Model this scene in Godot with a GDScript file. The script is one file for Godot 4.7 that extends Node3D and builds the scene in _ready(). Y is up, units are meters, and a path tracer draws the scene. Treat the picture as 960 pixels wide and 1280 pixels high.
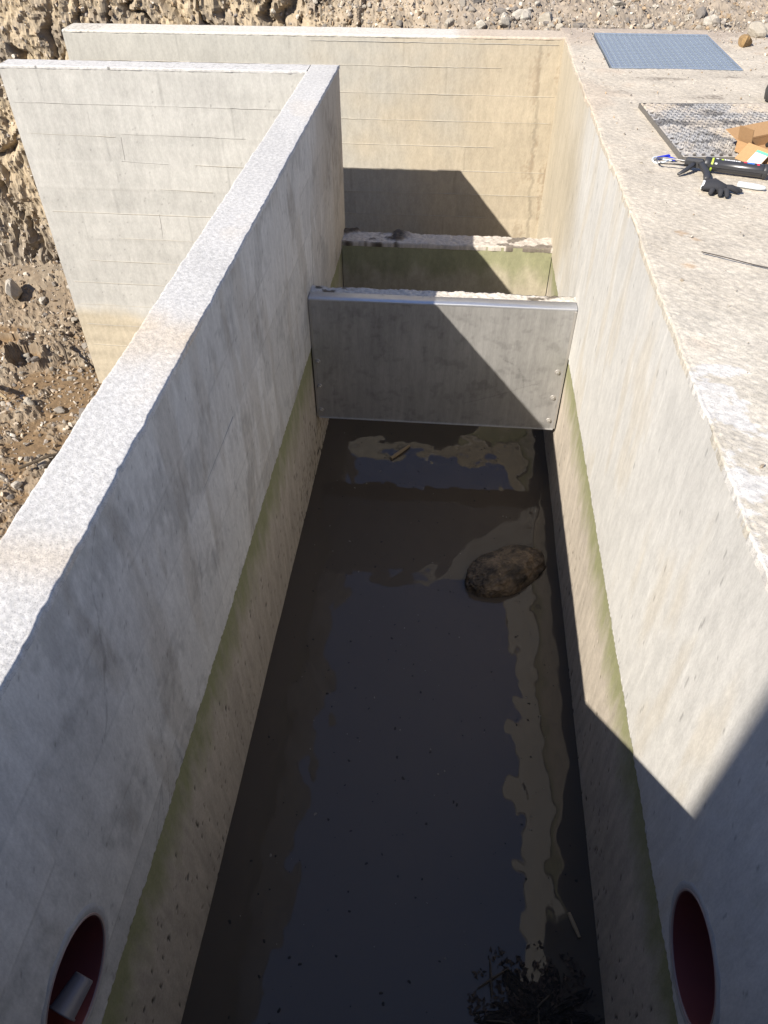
extends Node3D
# An open concrete intake channel on a building site: two long walls over dark water, a steel-faced
# baffle, a weir, an end wall, a wing wall on the left and a slab on the right. Metres, y up,
# y = 0 is the top of the concrete; the channel runs towards -z.

const XL := -0.836     # inner face of the left channel wall
const XR := 0.755      # inner face of the right channel wall
const TH := 0.192      # wall thickness
const ZE := -5.65      # far end of the left wall / back of the wing wall
const ZT := -5.478     # front face of the wing wall
const ZB := -6.597     # face of the end wall
const XW := -3.165     # free end of the wing wall
const WATER := -2.08
const YK := -1.19      # top of the old waterline band
const ZN := -0.235     # front edge of the near deck
const BZ := -3.994     # face of the baffle
const BT := -0.854
const BB := -1.721

var ns := FastNoiseLite.new()
var n1 := FastNoiseLite.new()
var n2 := FastNoiseLite.new()
var n3 := FastNoiseLite.new()
var nr := FastNoiseLite.new()
var nc := FastNoiseLite.new()
var rng := RandomNumberGenerator.new()
var M := {}
var taken := {}

# ---------------------------------------------------------------- helpers
func lin(r: float, g: float, b: float) -> Color:
	return Color(r, g, b).linear_to_srgb()

func numbered(called: String) -> String:
	if not taken.has(called):
		taken[called] = 0
		return called
	taken[called] += 1
	return "%s_%03d" % [called, taken[called]]

func tag(o: Node, label: String, category: String, group := "", kind := "") -> void:
	if label: o.set_meta("label", label)
	if category: o.set_meta("category", category)
	if group: o.set_meta("group", group)
	if kind: o.set_meta("kind", kind)

func thing(called: String, label: String, category: String, at := Vector3.ZERO, turn := 0.0, group := "") -> Node3D:
	var o := Node3D.new()
	o.name = numbered(called)
	add_child(o)
	o.position = at
	o.rotation.y = turn
	tag(o, label, category, group)
	return o

func part(called: String, mesh: Mesh, mat: Material, parent: Node = null) -> MeshInstance3D:
	var o := MeshInstance3D.new()
	o.mesh = mesh
	o.material_override = mat
	if parent == null:
		o.name = numbered(called)
		add_child(o)
	else:
		o.name = called
		parent.add_child(o, true)
	return o

func span(a: float, b: float, step: float) -> PackedFloat32Array:
	var n := maxi(1, int(ceil(absf(b - a) / step)))
	var r := PackedFloat32Array()
	for i in n + 1:
		r.append(lerpf(a, b, float(i) / n))
	return r

func joined(list: Array) -> PackedFloat32Array:
	var r := PackedFloat32Array()
	for a in list:
		for x in a:
			if r.is_empty() or absf(r[r.size() - 1] - x) > 1e-5:
				r.append(x)
	return r

# a grid of points pf(u, v) with colours cf(u, v, p); hole(p) drops quads
func sheet(us: PackedFloat32Array, vs: PackedFloat32Array, pf: Callable, cf, facing: Vector3, hole = null, faceted := false) -> ArrayMesh:
	var nu := us.size()
	var nv := vs.size()
	var P := PackedVector3Array()
	var N := PackedVector3Array()
	var C := PackedColorArray()
	P.resize(nu * nv); N.resize(nu * nv); C.resize(nu * nv)
	var colored: bool = cf != null
	for j in nv:
		for i in nu:
			var p: Vector3 = pf.call(us[i], vs[j])
			P[j * nu + i] = p
			if colored:
				C[j * nu + i] = cf.call(us[i], vs[j], p)
	var mi := nu / 2
	var mj := nv / 2
	var tu := P[mj * nu + mini(mi + 1, nu - 1)] - P[mj * nu + maxi(mi - 1, 0)]
	var tv := P[mini(mj + 1, nv - 1) * nu + mi] - P[maxi(mj - 1, 0) * nu + mi]
	var s := 1.0 if tu.cross(tv).dot(facing) > 0.0 else -1.0
	for j in nv:
		var j0 := maxi(j - 1, 0) * nu
		var j1 := mini(j + 1, nv - 1) * nu
		for i in nu:
			var a := P[j * nu + mini(i + 1, nu - 1)] - P[j * nu + maxi(i - 1, 0)]
			var b := P[j1 + i] - P[j0 + i]
			N[j * nu + i] = (a.cross(b) * s).normalized()
	var I := PackedInt32Array()
	var cut: bool = hole != null
	for j in nv - 1:
		for i in nu - 1:
			var a := j * nu + i
			var b := a + 1
			var c := a + nu
			var d := c + 1
			if cut and hole.call((P[a] + P[d]) * 0.5):
				continue
			if s > 0.0:
				I.append_array([a, c, b, b, c, d])
			else:
				I.append_array([a, b, c, b, d, c])
	var arr := []
	arr.resize(Mesh.ARRAY_MAX)
	arr[Mesh.ARRAY_VERTEX] = P
	if not faceted:
		arr[Mesh.ARRAY_NORMAL] = N
	if colored:
		arr[Mesh.ARRAY_COLOR] = C
	arr[Mesh.ARRAY_INDEX] = I
	var m := ArrayMesh.new()
	m.add_surface_from_arrays(Mesh.PRIMITIVE_TRIANGLES, arr)
	return m

func new_st(smooth := false) -> SurfaceTool:
	var st := SurfaceTool.new()
	st.begin(Mesh.PRIMITIVE_TRIANGLES)
	st.set_smooth_group(0 if smooth else -1)
	return st

func done(st: SurfaceTool) -> ArrayMesh:
	st.generate_normals()
	return st.commit()

func tri(st: SurfaceTool, a: Vector3, b: Vector3, c: Vector3) -> void:
	st.add_vertex(a); st.add_vertex(b); st.add_vertex(c)

func quad(st: SurfaceTool, a: Vector3, b: Vector3, c: Vector3, d: Vector3) -> void:
	tri(st, a, b, c); tri(st, a, c, d)

# box with chamfered vertical and top edges
func add_box(st: SurfaceTool, c: Vector3, size: Vector3, b := Basis(), ch := 0.0) -> void:
	var h := size * 0.5
	var ring := func(y: float, k: float) -> Array:
		var r := []
		for q in [[1, 1], [1, -1], [-1, -1], [-1, 1]]:
			r.append(c + b * Vector3(q[0] * (h.x - k), y, q[1] * (h.z - k)))
		return r
	var rings := [ring.call(-h.y, 0.0), ring.call(h.y - ch, 0.0)]
	if ch > 0.0:
		rings.append(ring.call(h.y, ch))
	for k in rings.size() - 1:
		for i in 4:
			var j := (i + 1) % 4
			quad(st, rings[k][i], rings[k + 1][i], rings[k + 1][j], rings[k][j])
	var t: Array = rings[rings.size() - 1]
	var o: Array = rings[0]
	quad(st, t[0], t[3], t[2], t[1])
	quad(st, o[0], o[1], o[2], o[3])

# surface of revolution round local y: profile of Vector2(radius, height)
func add_lathe(st: SurfaceTool, prof: Array, xf := Transform3D(), sides := 20) -> void:
	for k in prof.size() - 1:
		var p: Vector2 = prof[k]
		var q: Vector2 = prof[k + 1]
		for i in sides:
			var a := TAU * i / sides
			var b := TAU * (i + 1) / sides
			var A := xf * Vector3(cos(a) * p.x, p.y, sin(a) * p.x)
			var B := xf * Vector3(cos(b) * p.x, p.y, sin(b) * p.x)
			var Cc := xf * Vector3(cos(b) * q.x, q.y, sin(b) * q.x)
			var D := xf * Vector3(cos(a) * q.x, q.y, sin(a) * q.x)
			if p.x > 1e-6: tri(st, A, B, Cc)
			if q.x > 1e-6: tri(st, A, Cc, D)

# tube through points with radii, flattened by sy
func add_tube(st: SurfaceTool, pts: Array, rad: Array, sides := 8, sy := 1.0) -> void:
	var rings := []
	for k in pts.size():
		var dir: Vector3 = (pts[mini(k + 1, pts.size() - 1)] - pts[maxi(k - 1, 0)]).normalized()
		var up := Vector3.UP if absf(dir.y) < 0.9 else Vector3.RIGHT
		var x := dir.cross(up).normalized()
		var y := x.cross(dir).normalized()
		var r := []
		for i in sides:
			var a := TAU * i / sides
			r.append(pts[k] + (x * cos(a) + y * sin(a) * sy) * rad[k])
		rings.append(r)
	for k in rings.size() - 1:
		for i in sides:
			var j := (i + 1) % sides
			quad(st, rings[k][i], rings[k][j], rings[k + 1][j], rings[k + 1][i])
	for i in range(1, sides - 1):
		tri(st, rings[0][0], rings[0][i + 1], rings[0][i])
		var e: Array = rings[rings.size() - 1]
		tri(st, e[0], e[i], e[i + 1])

func lay(dir: Vector3, at: Vector3) -> Transform3D:   # local y along dir
	var y := dir.normalized()
	var x := y.cross(Vector3.UP if absf(y.y) < 0.9 else Vector3.RIGHT).normalized()
	return Transform3D(Basis(x, y, x.cross(y)), at)

# ---------------------------------------------------------------- materials
func grain_tex(size: int, freqs: Array, weights: Array, lo: float, hi: float, power := 1.0, sd := 1) -> Image:
	var ims := []
	for k in freqs.size():
		var f := FastNoiseLite.new()
		f.seed = sd + k * 17
		f.noise_type = FastNoiseLite.TYPE_SIMPLEX_SMOOTH
		f.frequency = freqs[k]
		f.fractal_octaves = 3
		ims.append(f.get_seamless_image(size, size).get_data())
	var out := PackedByteArray()
	out.resize(size * size)
	for i in size * size:
		var v := 0.0
		for k in ims.size():
			v += ims[k][i] / 255.0 * weights[k]
		out[i] = int(clampf(lerpf(lo, hi, pow(clampf(v, 0.0, 1.0), power)), 0.0, 1.0) * 255.0)
	return Image.create_from_data(size, size, false, Image.FORMAT_L8, out)

func bump_of(im: Image, k: float) -> ImageTexture:
	var b: Image = im.duplicate()
	b.convert(Image.FORMAT_RGBA8)
	b.bump_map_to_normal_map(k)
	return ImageTexture.create_from_image(b)

func mat(c: Color, rough: float, metal := 0.0, vcol := false) -> StandardMaterial3D:
	var m := StandardMaterial3D.new()
	m.albedo_color = c
	m.roughness = rough
	m.metallic = metal
	m.vertex_color_use_as_albedo = vcol
	return m

func textured(m: StandardMaterial3D, im: Image, bump: Image, scale: Vector3, bump_k: float, nscale: float) -> StandardMaterial3D:
	m.uv1_triplanar = true
	m.uv1_world_triplanar = true
	m.uv1_scale = scale
	if im: m.albedo_texture = ImageTexture.create_from_image(im)
	if bump:
		m.normal_enabled = true
		m.normal_texture = bump_of(bump, bump_k)
		m.normal_scale = nscale
	return m

func make_materials() -> void:
	var fine := grain_tex(1024, [0.012, 0.06, 0.2], [0.35, 0.35, 0.3], 0.74, 1.0, 0.7, 3)
	var grit := grain_tex(1024, [0.03, 0.11, 0.3], [0.25, 0.4, 0.35], 0.0, 1.0, 1.0, 21)
	var pit := grain_tex(1024, [0.05, 0.16], [0.5, 0.5], 0.35, 1.0, 0.45, 41)
	var speck := grain_tex(1024, [0.035, 0.10], [0.45, 0.55], 0.0, 1.0, 1.0, 141)
	var sd: PackedByteArray = speck.get_data()
	for i in sd.size():
		var q := sd[i] / 255.0
		sd[i] = int(255.0 * (1.0 - 0.22 * smoothstep(0.62, 0.69, q) - 0.04 * smoothstep(0.30, 0.60, q)))
	var speckled := Image.create_from_data(1024, 1024, false, Image.FORMAT_L8, sd)
	var soil := grain_tex(1024, [0.01, 0.05, 0.18], [0.3, 0.35, 0.35], 0.55, 1.0, 0.8, 61)
	M.smooth = textured(mat(Color.WHITE, 0.88, 0, true), fine, grit, Vector3(1.7, 0.55, 1.7), 2.0, 0.14)
	M.rough = textured(mat(Color.WHITE, 0.95, 0, true), speckled, speck, Vector3.ONE * 3.8, -5.0, 0.8)
	M.slab = textured(mat(Color.WHITE, 0.95, 0, true), speckled, speck, Vector3.ONE * 3.1, -4.0, 0.5)
	M.soil = textured(mat(Color.WHITE, 1.0, 0, true), soil, grit, Vector3.ONE * 1.1, 5.0, 0.9)
	M.pebble = mat(Color.WHITE, 0.95, 0, true)
	M.ridge_light = textured(mat(lin(0.56, 0.52, 0.44), 0.9), fine, null, Vector3.ONE * 3.0, 0, 0)
	M.ridge_mid = textured(mat(lin(0.38, 0.365, 0.34), 0.95), fine, null, Vector3.ONE * 3.0, 0, 0)
	M.ridge_dark = textured(mat(lin(0.47, 0.455, 0.42), 0.95), fine, null, Vector3.ONE * 3.0, 0, 0)
	var brushed := grain_tex(1024, [0.01, 0.05], [0.5, 0.5], 0.84, 1.0, 0.8, 77)
	M.steel = textured(mat(lin(0.56, 0.555, 0.545), 0.46, 0.55, true), brushed, null, Vector3(2.6, 0.35, 2.6), 0, 0)
	M.lip = textured(mat(lin(0.62, 0.63, 0.65), 0.4, 0.75), brushed, null, Vector3(1.0, 3.0, 3.0), 0, 0)
	M.bolt = mat(lin(0.42, 0.40, 0.37), 0.45, 0.6)
	M.galv = textured(mat(lin(0.46, 0.53, 0.61), 0.4, 0.65), brushed, null, Vector3.ONE * 2.0, 0, 0)
	M.pipe = mat(lin(0.18, 0.05, 0.045), 0.3)
	M.pipe_rim = mat(lin(0.33, 0.24, 0.21), 0.6)
	M.mortar = textured(mat(lin(0.44, 0.43, 0.41), 0.95), fine, grit, Vector3.ONE * 3.0, 3.0, 0.7)
	M.water = mat(lin(0.074, 0.060, 0.046), 0.02)
	M.water.metallic_specular = 0.39
	M.black = mat(lin(0.036, 0.036, 0.038), 0.45)
	M.black_gloss = mat(lin(0.032, 0.032, 0.035), 0.3)
	M.dark_metal = mat(lin(0.07, 0.065, 0.06), 0.45, 0.6)
	M.rod = mat(lin(0.35, 0.34, 0.33), 0.35, 0.85)
	M.glove = textured(mat(lin(0.035, 0.036, 0.042), 0.95), fine, grit, Vector3.ONE * 8.0, 3.0, 0.5)
	M.white = mat(lin(0.78, 0.78, 0.76), 0.6)
	M.green_print = mat(lin(0.12, 0.5, 0.28), 0.6)
	M.lime = mat(lin(0.45, 0.6, 0.06), 0.5)
	M.red_print = mat(lin(0.6, 0.04, 0.07), 0.5)
	M.blue_print = mat(lin(0.05, 0.16, 0.5), 0.5)
	M.blue = mat(lin(0.015, 0.03, 0.5), 0.4)
	M.card = textured(mat(lin(0.47, 0.28, 0.13), 0.9), fine, null, Vector3(6, 6, 6), 0, 0)
	M.card_dark = textured(mat(lin(0.32, 0.19, 0.09), 0.9), fine, null, Vector3(6, 6, 6), 0, 0)
	M.clear = mat(Color(0.9, 0.95, 1.0, 0.25), 0.1)
	M.clear.transparency = BaseMaterial3D.TRANSPARENCY_ALPHA
	M.frost = mat(lin(0.55, 0.6, 0.64), 0.35)
	M.cup = mat(lin(0.16, 0.145, 0.145), 0.4)
	M.wood = textured(mat(lin(0.36, 0.27, 0.16), 0.9), fine, null, Vector3(8, 8, 8), 0, 0)
	M.bark = textured(mat(lin(0.10, 0.075, 0.05), 0.95), fine, null, Vector3(8, 8, 8), 0, 0)
	M.wire = mat(lin(0.06, 0.05, 0.045), 0.6, 0.4)
	M.render = textured(mat(lin(0.42, 0.41, 0.39), 0.95), fine, grit, Vector3.ONE, 2.0, 0.4)
	M.roof = mat(lin(0.12, 0.11, 0.11), 0.9)
	M.door = mat(lin(0.16, 0.18, 0.17), 0.5)
	for k in 5:
		var c: Array = [[0.50, 0.45, 0.37], [0.36, 0.32, 0.27], [0.27, 0.24, 0.21], [0.42, 0.27, 0.12], [0.60, 0.55, 0.47]][k]
		M["stone%d" % k] = textured(mat(lin(c[0], c[1], c[2]), 0.95), soil, grit, Vector3.ONE * 3.0, 4.0, 0.8)
	M.boulder = textured(mat(Color.WHITE, 0.75, 0, true), pit, grit, Vector3.ONE * 3.4, 5.0, 1.0)
	M.mesh_dark = textured(mat(lin(0.20, 0.185, 0.165), 0.85), soil, null, Vector3.ONE * 3.0, 0, 0)

# ---------------------------------------------------------------- colours of the concrete
func mixc(a: Color, b: Color, t: float) -> Color:
	return a.lerp(b, clampf(t, 0.0, 1.0))

func sstep(a: float, b: float, x: float) -> float:
	return smoothstep(a, b, x)

# tone of the formwork board at (s along, y): -1..1
func board_tone(s: float, y: float, w: float, l: float, sd: float) -> float:
	var r := floorf(-y / w)
	var k := floorf(s / l + r * 0.37 + sin(r * 7.1 + sd) * 0.5)
	return fposmod(sin(r * 12.9898 + k * 78.233 + sd * 3.1) * 43758.5453, 1.0) * 2.0 - 1.0

func board_gap(s: float, y: float, w: float, l: float, sd: float) -> float:   # 1 on an upright joint
	var r := floorf(-y / w)
	var k := fposmod(s / l + r * 0.37 + sin(r * 7.1 + sd) * 0.5, 1.0) * l
	return 1.0 if k < 0.014 else 0.0

func channel_col(z: float, y: float, right: bool) -> Color:
	var a := n1.get_noise_3d(z * 0.9, y * 0.9, 3.0 if right else 9.0)
	var b := n2.get_noise_3d(z * 1.6, y * 0.35, 5.0 if right else 1.0)     # upright streaks
	var b2 := n2.get_noise_3d(z * 5.5, y * 0.7, 15.0 if right else 11.0)
	var c := n3.get_noise_2d(z * 3.0, y * 3.0)
	var base := Color(0.65, 0.63, 0.585)
	if right:
		base = mixc(base, Color(0.55, 0.475, 0.345), sstep(-4.3, -5.5, z + a * 0.6) * 0.9)
		base = mixc(base, Color(0.53, 0.47, 0.37), sstep(0.05, 0.5, b + a * 0.5) * 0.45)
	else:
		var t := board_tone(z, y, 0.262, 1.15, 2.0)
		base *= 1.0 + t * 0.10
		if fposmod(-y, 0.262) < 0.010 and n2.get_noise_2d(z * 0.7, y * 3.0) > 0.0: base *= 0.86
		base = mixc(base, Color(0.40, 0.36, 0.30), sstep(0.05, 0.42, b + a * 0.5) * 0.45)
		base = mixc(base, Color(0.50, 0.43, 0.33), sstep(-4.2, -5.5, z + a * 0.6) * 0.7)
	base *= 1.0 + a * 0.13 + b * 0.10 + b2 * (0.05 if right else 0.10) + c * (0.03 if right else 0.07)
	if right and n3.get_noise_3d(z * 2.6, y * 0.42, 12.0) > 0.63: base *= 0.62      # short upright scores
	if right and n3.get_noise_3d(z * 1.8, y * 0.16, 44.0) > 0.50: base *= 1.09
	# drips and darker patches below the top edge
	if not right:
		var blot := n2.get_noise_3d(z * 0.8, y * 0.8, 40.0) + n3.get_noise_3d(z * 1.5, y * 1.0, 8.0) * 0.5 + a * 0.4
		base *= 1.0 - 0.22 * sstep(0.0, 0.55, blot)
		if n3.get_noise_3d(z * 3.4, y * 3.0, 61.0) > 0.60: base *= 0.62      # air holes
		var up := board_gap(z, y, 0.262, 1.15, 2.0)
		if up > 0.0 and blot > -0.15: base *= 0.88
		# thin seep lines and scuffs
		var ln := absf(n2.get_noise_3d(z * 0.55 + y * 0.25, y * 0.22, 90.0))
		if ln < 0.010 and n1.get_noise_3d(z, y, 50.0) > 0.05: base *= 0.76
	# the band that stood under water: silt film with algae along its top
	var edge := YK + n2.get_noise_2d(z * 2.0, 77.0) * 0.006
	if y < edge and z > -5.55:
		var film := Color(0.52, 0.455, 0.37)
		film *= 1.0 + b2 * 0.22 + c * 0.12 + a * 0.12
		var g := n2.get_noise_2d(z * 2.6, y * 0.8)
		var reach := (0.27 if right else 0.32) * (1.0 + g * 0.45)
		var al := clampf(1.0 - (edge - y) / maxf(reach, 0.05), 0.0, 1.0)
		al = clampf(al * (1.2 + b2 * 0.7 + g * 0.4) + c * 0.35 * al, 0.0, 1.0)
		film = mixc(film, Color(0.28, 0.285, 0.135), al * 0.92)
		if edge - y < 0.012:
			film *= 0.5
		# flaked spots
		var sp := nc.get_noise_2d(z * 3.2, y * 1.3 + (50.0 if right else 0.0))
		if flake(z, y, right) > 0.0:
			film = Color(0.07, 0.055, 0.04)
		base = film
	return base

func flake(z: float, y: float, right: bool) -> float:
	if y > YK - 0.22: return 0.0
	var dense := sstep(-1.45, -1.95, y) * (sstep(-2.6, -4.0, z) if not right else 0.25)
	var v := n3.get_noise_3d(z * 2.2, y * 0.8, 70.0 if right else 30.0)
	return 1.0 if v > (0.58 if right else 0.54) - dense * 0.34 else 0.0

func face_relief(s: float, y: float, sd: float) -> float:
	return n1.get_noise_3d(s * 1.3, y * 1.3, sd) * 0.004 + n2.get_noise_3d(s * 2.0, y * 1.0, sd) * 0.0007

# an irregular long ridge or groove left by the joint between two formwork boards
func joint(parent: Node, mat_: Material, a: Vector3, b: Vector3, out: Vector3, w: float, proud: float, sd: float) -> void:
	var st := new_st()
	var n := maxi(3, int((b - a).length() / 0.05))
	var side := (b - a).normalized().cross(out).normalized()
	var prev := []
	for i in n + 1:
		var t := float(i) / n
		var c := a.lerp(b, t)
		var k := n3.get_noise_2d(sd * 13.0, t * (b - a).length() * 1.5)
		var ww := maxf(w * (0.75 + k * 1.1), 0.0004) * (0.2 if i == 0 or i == n else 1.0)
		c += side * n3.get_noise_2d(sd * 5.0, t * 4.0) * 0.004
		var rr := [c + side * ww * 0.5 - out * 0.014, c + side * ww * 0.2 + out * proud, c - side * ww * 0.2 + out * proud, c - side * ww * 0.5 - out * 0.014]
		if i > 0:
			for q in 3:
				quad(st, prev[q], prev[q + 1], rr[q + 1], rr[q])
		prev = rr
	part("formwork_ridge", done(st), mat_, parent)

# a rough struck top: wraps over both edges. x across, z along (or swapped)
func rough_top(across0: float, across1: float, along: PackedFloat32Array, step: float, swap: bool, cf: Callable, lip: float, sd: float) -> ArrayMesh:
	var prof := joined([span(-lip, 0.0, lip / 2.0), span(0.0, across1 - across0, step), span(across1 - across0, across1 - across0 + lip, lip / 2.0)])
	var w := across1 - across0
	var pf := func(u: float, v: float) -> Vector3:
		var jag0 := n2.get_noise_2d(u * 3.0, sd) * 0.005 + n3.get_noise_2d(u * 1.2, sd + 9.0) * 0.0022
		var jag1 := n2.get_noise_2d(u * 3.0, sd + 40.0) * 0.005 + n3.get_noise_2d(u * 1.2, sd + 49.0) * 0.0022
		var x := clampf(v, 0.0, w)
		var k := x / w
		var y := 0.0
		if v < 0.0: y = v
		elif v > w: y = w - v
		var px := across0 + x - jag0 * (1.0 - k) + jag1 * k
		if y == 0.0:
			var e := minf(x, w - x)
			y = n3.get_noise_3d(u * 7.0, x * 7.0, sd) * 0.0011 + n2.get_noise_3d(u * 1.4, x * 1.4, sd) * 0.0022 - maxf(0.0, 0.006 - e) * 0.8
		else:
			px += (-0.003 if v < 0.0 else 0.003)
		return Vector3(u, y, px) if swap else Vector3(px, y, u)
	return sheet(along, prof, pf, cf, Vector3.UP)

func _ready() -> void:
	# ------------------------------------------------------------ camera, sky, sun, exposure
	var cam := Camera3D.new()
	cam.name = "camera"
	var th := 0.7618
	var yaw := 0.096
	var roll := -0.0051
	var F := Vector3(-sin(yaw) * cos(th), -sin(th), -cos(yaw) * cos(th))
	var R := Vector3(cos(yaw), 0, -sin(yaw))
	var U := R.cross(F)
	var R2 := R * cos(roll) + U * sin(roll)
	var U2 := U * cos(roll) - R * sin(roll)
	cam.transform = Transform3D(Basis(R2, U2, -F), Vector3(0, 1.25, 0))
	cam.fov = rad_to_deg(2.0 * atan(640.0 / 920.0))
	cam.near = 0.05
	cam.far = 400.0
	add_child(cam)
	cam.current = true
	var env := Environment.new()
	env.background_mode = Environment.BG_SKY
	var sm := ProceduralSkyMaterial.new()
	sm.sky_top_color = Color(0.305, 0.39, 0.555)
	sm.sky_horizon_color = Color(0.71, 0.75, 0.80)
	sm.sky_curve = 0.12
	sm.ground_bottom_color = Color(0.30, 0.26, 0.21)
	sm.ground_horizon_color = Color(0.50, 0.48, 0.45)
	sm.sun_angle_max = 20.0
	sm.sun_curve = 0.1
	var sky := Sky.new()
	sky.sky_material = sm
	env.sky = sky
	env.background_energy_multiplier = 1.02
	env.tonemap_mode = Environment.TONE_MAPPER_LINEAR
	env.tonemap_exposure = 1.92
	env.sdfgi_enabled = true
	env.ssao_enabled = true
	env.ssil_enabled = true
	var we := WorldEnvironment.new()
	we.name = "environment"
	we.environment = env
	add_child(we)
	var sun := DirectionalLight3D.new()
	sun.name = "sun"
	sun.light_energy = 1.5
	sun.light_color = Color(1.0, 0.97, 0.925)
	sun.light_angular_distance = 0.53
	sun.shadow_enabled = true
	add_child(sun)
	sun.look_at_from_position(Vector3.ZERO, Vector3(0.537, -0.607, -0.586))

	rng.seed = 4711
	for q in [[n1, 0.9, 4, 11], [n2, 3.0, 4, 22], [n3, 14.0, 3, 33], [nr, 1.4, 4, 44], [ns, 1.0, 2, 66]]:
		q[0].noise_type = FastNoiseLite.TYPE_SIMPLEX_SMOOTH
		q[0].frequency = q[1]
		q[0].fractal_octaves = q[2]
		q[0].seed = q[3]
	nr.fractal_type = FastNoiseLite.FRACTAL_RIDGED
	nc.noise_type = FastNoiseLite.TYPE_CELLULAR
	nc.frequency = 6.0
	nc.seed = 55
	make_materials()

	build_ground()
	build_walls()
	build_water()
	build_baffle()
	build_pipes()
	build_grating()
	build_mat()
	build_tools()
	build_channel_things()
	build_stones()
	build_behind()

# ---------------------------------------------------------------- the ground
func cliff_p(x: float, t: float) -> Vector3:
	# steep cut face on the left, low rubble bank on the right
	var yc := lerpf(-2.75, 3.4, t)
	var zc := -7.12 - (yc + 2.5) * 0.20 + (0.35 * sstep(-3.6, -6.5, x))
	if yc > 2.2: zc -= (yc - 2.2) * 3.0
	var zg := -6.88
	var yg := lerpf(-2.75, -0.06, clampf(t / 0.25, 0.0, 1.0))
	if t > 0.25:
		var k := (t - 0.25) / 0.75
		zg = -6.88 - k * k * 6.0 - k * 0.3
		yg = -0.06 + (-6.88 - zg) * 0.34
	var m := sstep(-1.9, 0.1, x + n1.get_noise_2d(x, t * 2.0) * 0.4)
	var flat := sstep(0.6, 2.0, x) * 0.75
	yg = lerpf(yg, minf(yg, -0.02 + (-6.88 - zg) * 0.06), flat)
	var y := lerpf(yc, yg, m)
	var z := lerpf(zc, zg, m)
	# tooth marks and cracks run down the cut
	var lean := x + y * 0.18 + n1.get_noise_2d(x * 0.8, y * 1.2) * 0.35
	var g := nr.get_noise_3d(lean * 1.9, y * 0.25, z * 0.3)
	var deep := sstep(0.25, 0.85, g)
	var f := n2.get_noise_3d(x * 1.3, y * 1.0, z * 1.3)
	var f3 := n3.get_noise_3d(x * 1.2, y * 0.8, z * 1.2) + n3.get_noise_3d(x * 3.0, y * 2.4, z * 3.0) * 0.45
	var cr := exp(-pow(ns.get_noise_3d(lean * 1.7, y * 0.35, 8.0) / 0.06, 2.0))
	var cr2 := exp(-pow(ns.get_noise_3d(lean * 4.4 + 40.0, y * 0.9, 3.0) / 0.07, 2.0))
	z += (-deep * 0.04 + n1.get_noise_3d(x * 1.0, y * 0.5, 4.0) * 0.09 - cr * 0.13 - cr2 * 0.035 + f * 0.035 + f3 * 0.032 + nr.get_noise_3d(x * 5.0, y * 2.0, 2.0) * 0.012) * (1.0 - m)
	y += (f * 0.05 + f3 * 0.03 + n1.get_noise_2d(x * 2.0, z * 2.0) * 0.06) * m * sstep(0.25, 0.33, t)
	return Vector3(x, y, z)

func pit_y(x: float, z: float) -> float:
	var y := -2.56 + n1.get_noise_2d(x * 1.1, z * 1.1) * 0.10
	var lump := n2.get_noise_2d(x * 0.8, z * 0.8)
	y += lump * 0.05 + n3.get_noise_2d(x * 0.8, z * 0.8) * 0.030 + n2.get_noise_2d(x * 2.4 + 30.0, z * 2.4) * 0.018
	y = maxf(y, -2.572 + n3.get_noise_2d(x, z) * 0.003)    # puddle beds lie level
	# two round holes with raised rims
	for h in [[-3.98, -5.75, 0.16], [-4.35, -5.95, 0.2]]:
		var r := Vector2(x - h[0], z - h[1]).length() + n2.get_noise_2d(x * 1.5, z * 1.5) * 0.05
		if r < h[2]:
			y = lerpf(-2.60, y, sstep(h[2] * 0.75, h[2], r))
		else:
			y += 0.07 * exp(-pow((r - h[2]) / 0.06, 2.0))
	y += 0.35 * sstep(-6.3, -7.2, z) * (0.5 + 0.5 * sstep(-3.4, -4.4, x))
	y += 1.9 * sstep(-2.6, -0.9, z) * sstep(-3.6, -2.0, x) + 2.2 * sstep(-1.2, 1.2, z) * (1.0 - sstep(-3.6, -2.0, x))
	return y

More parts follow.
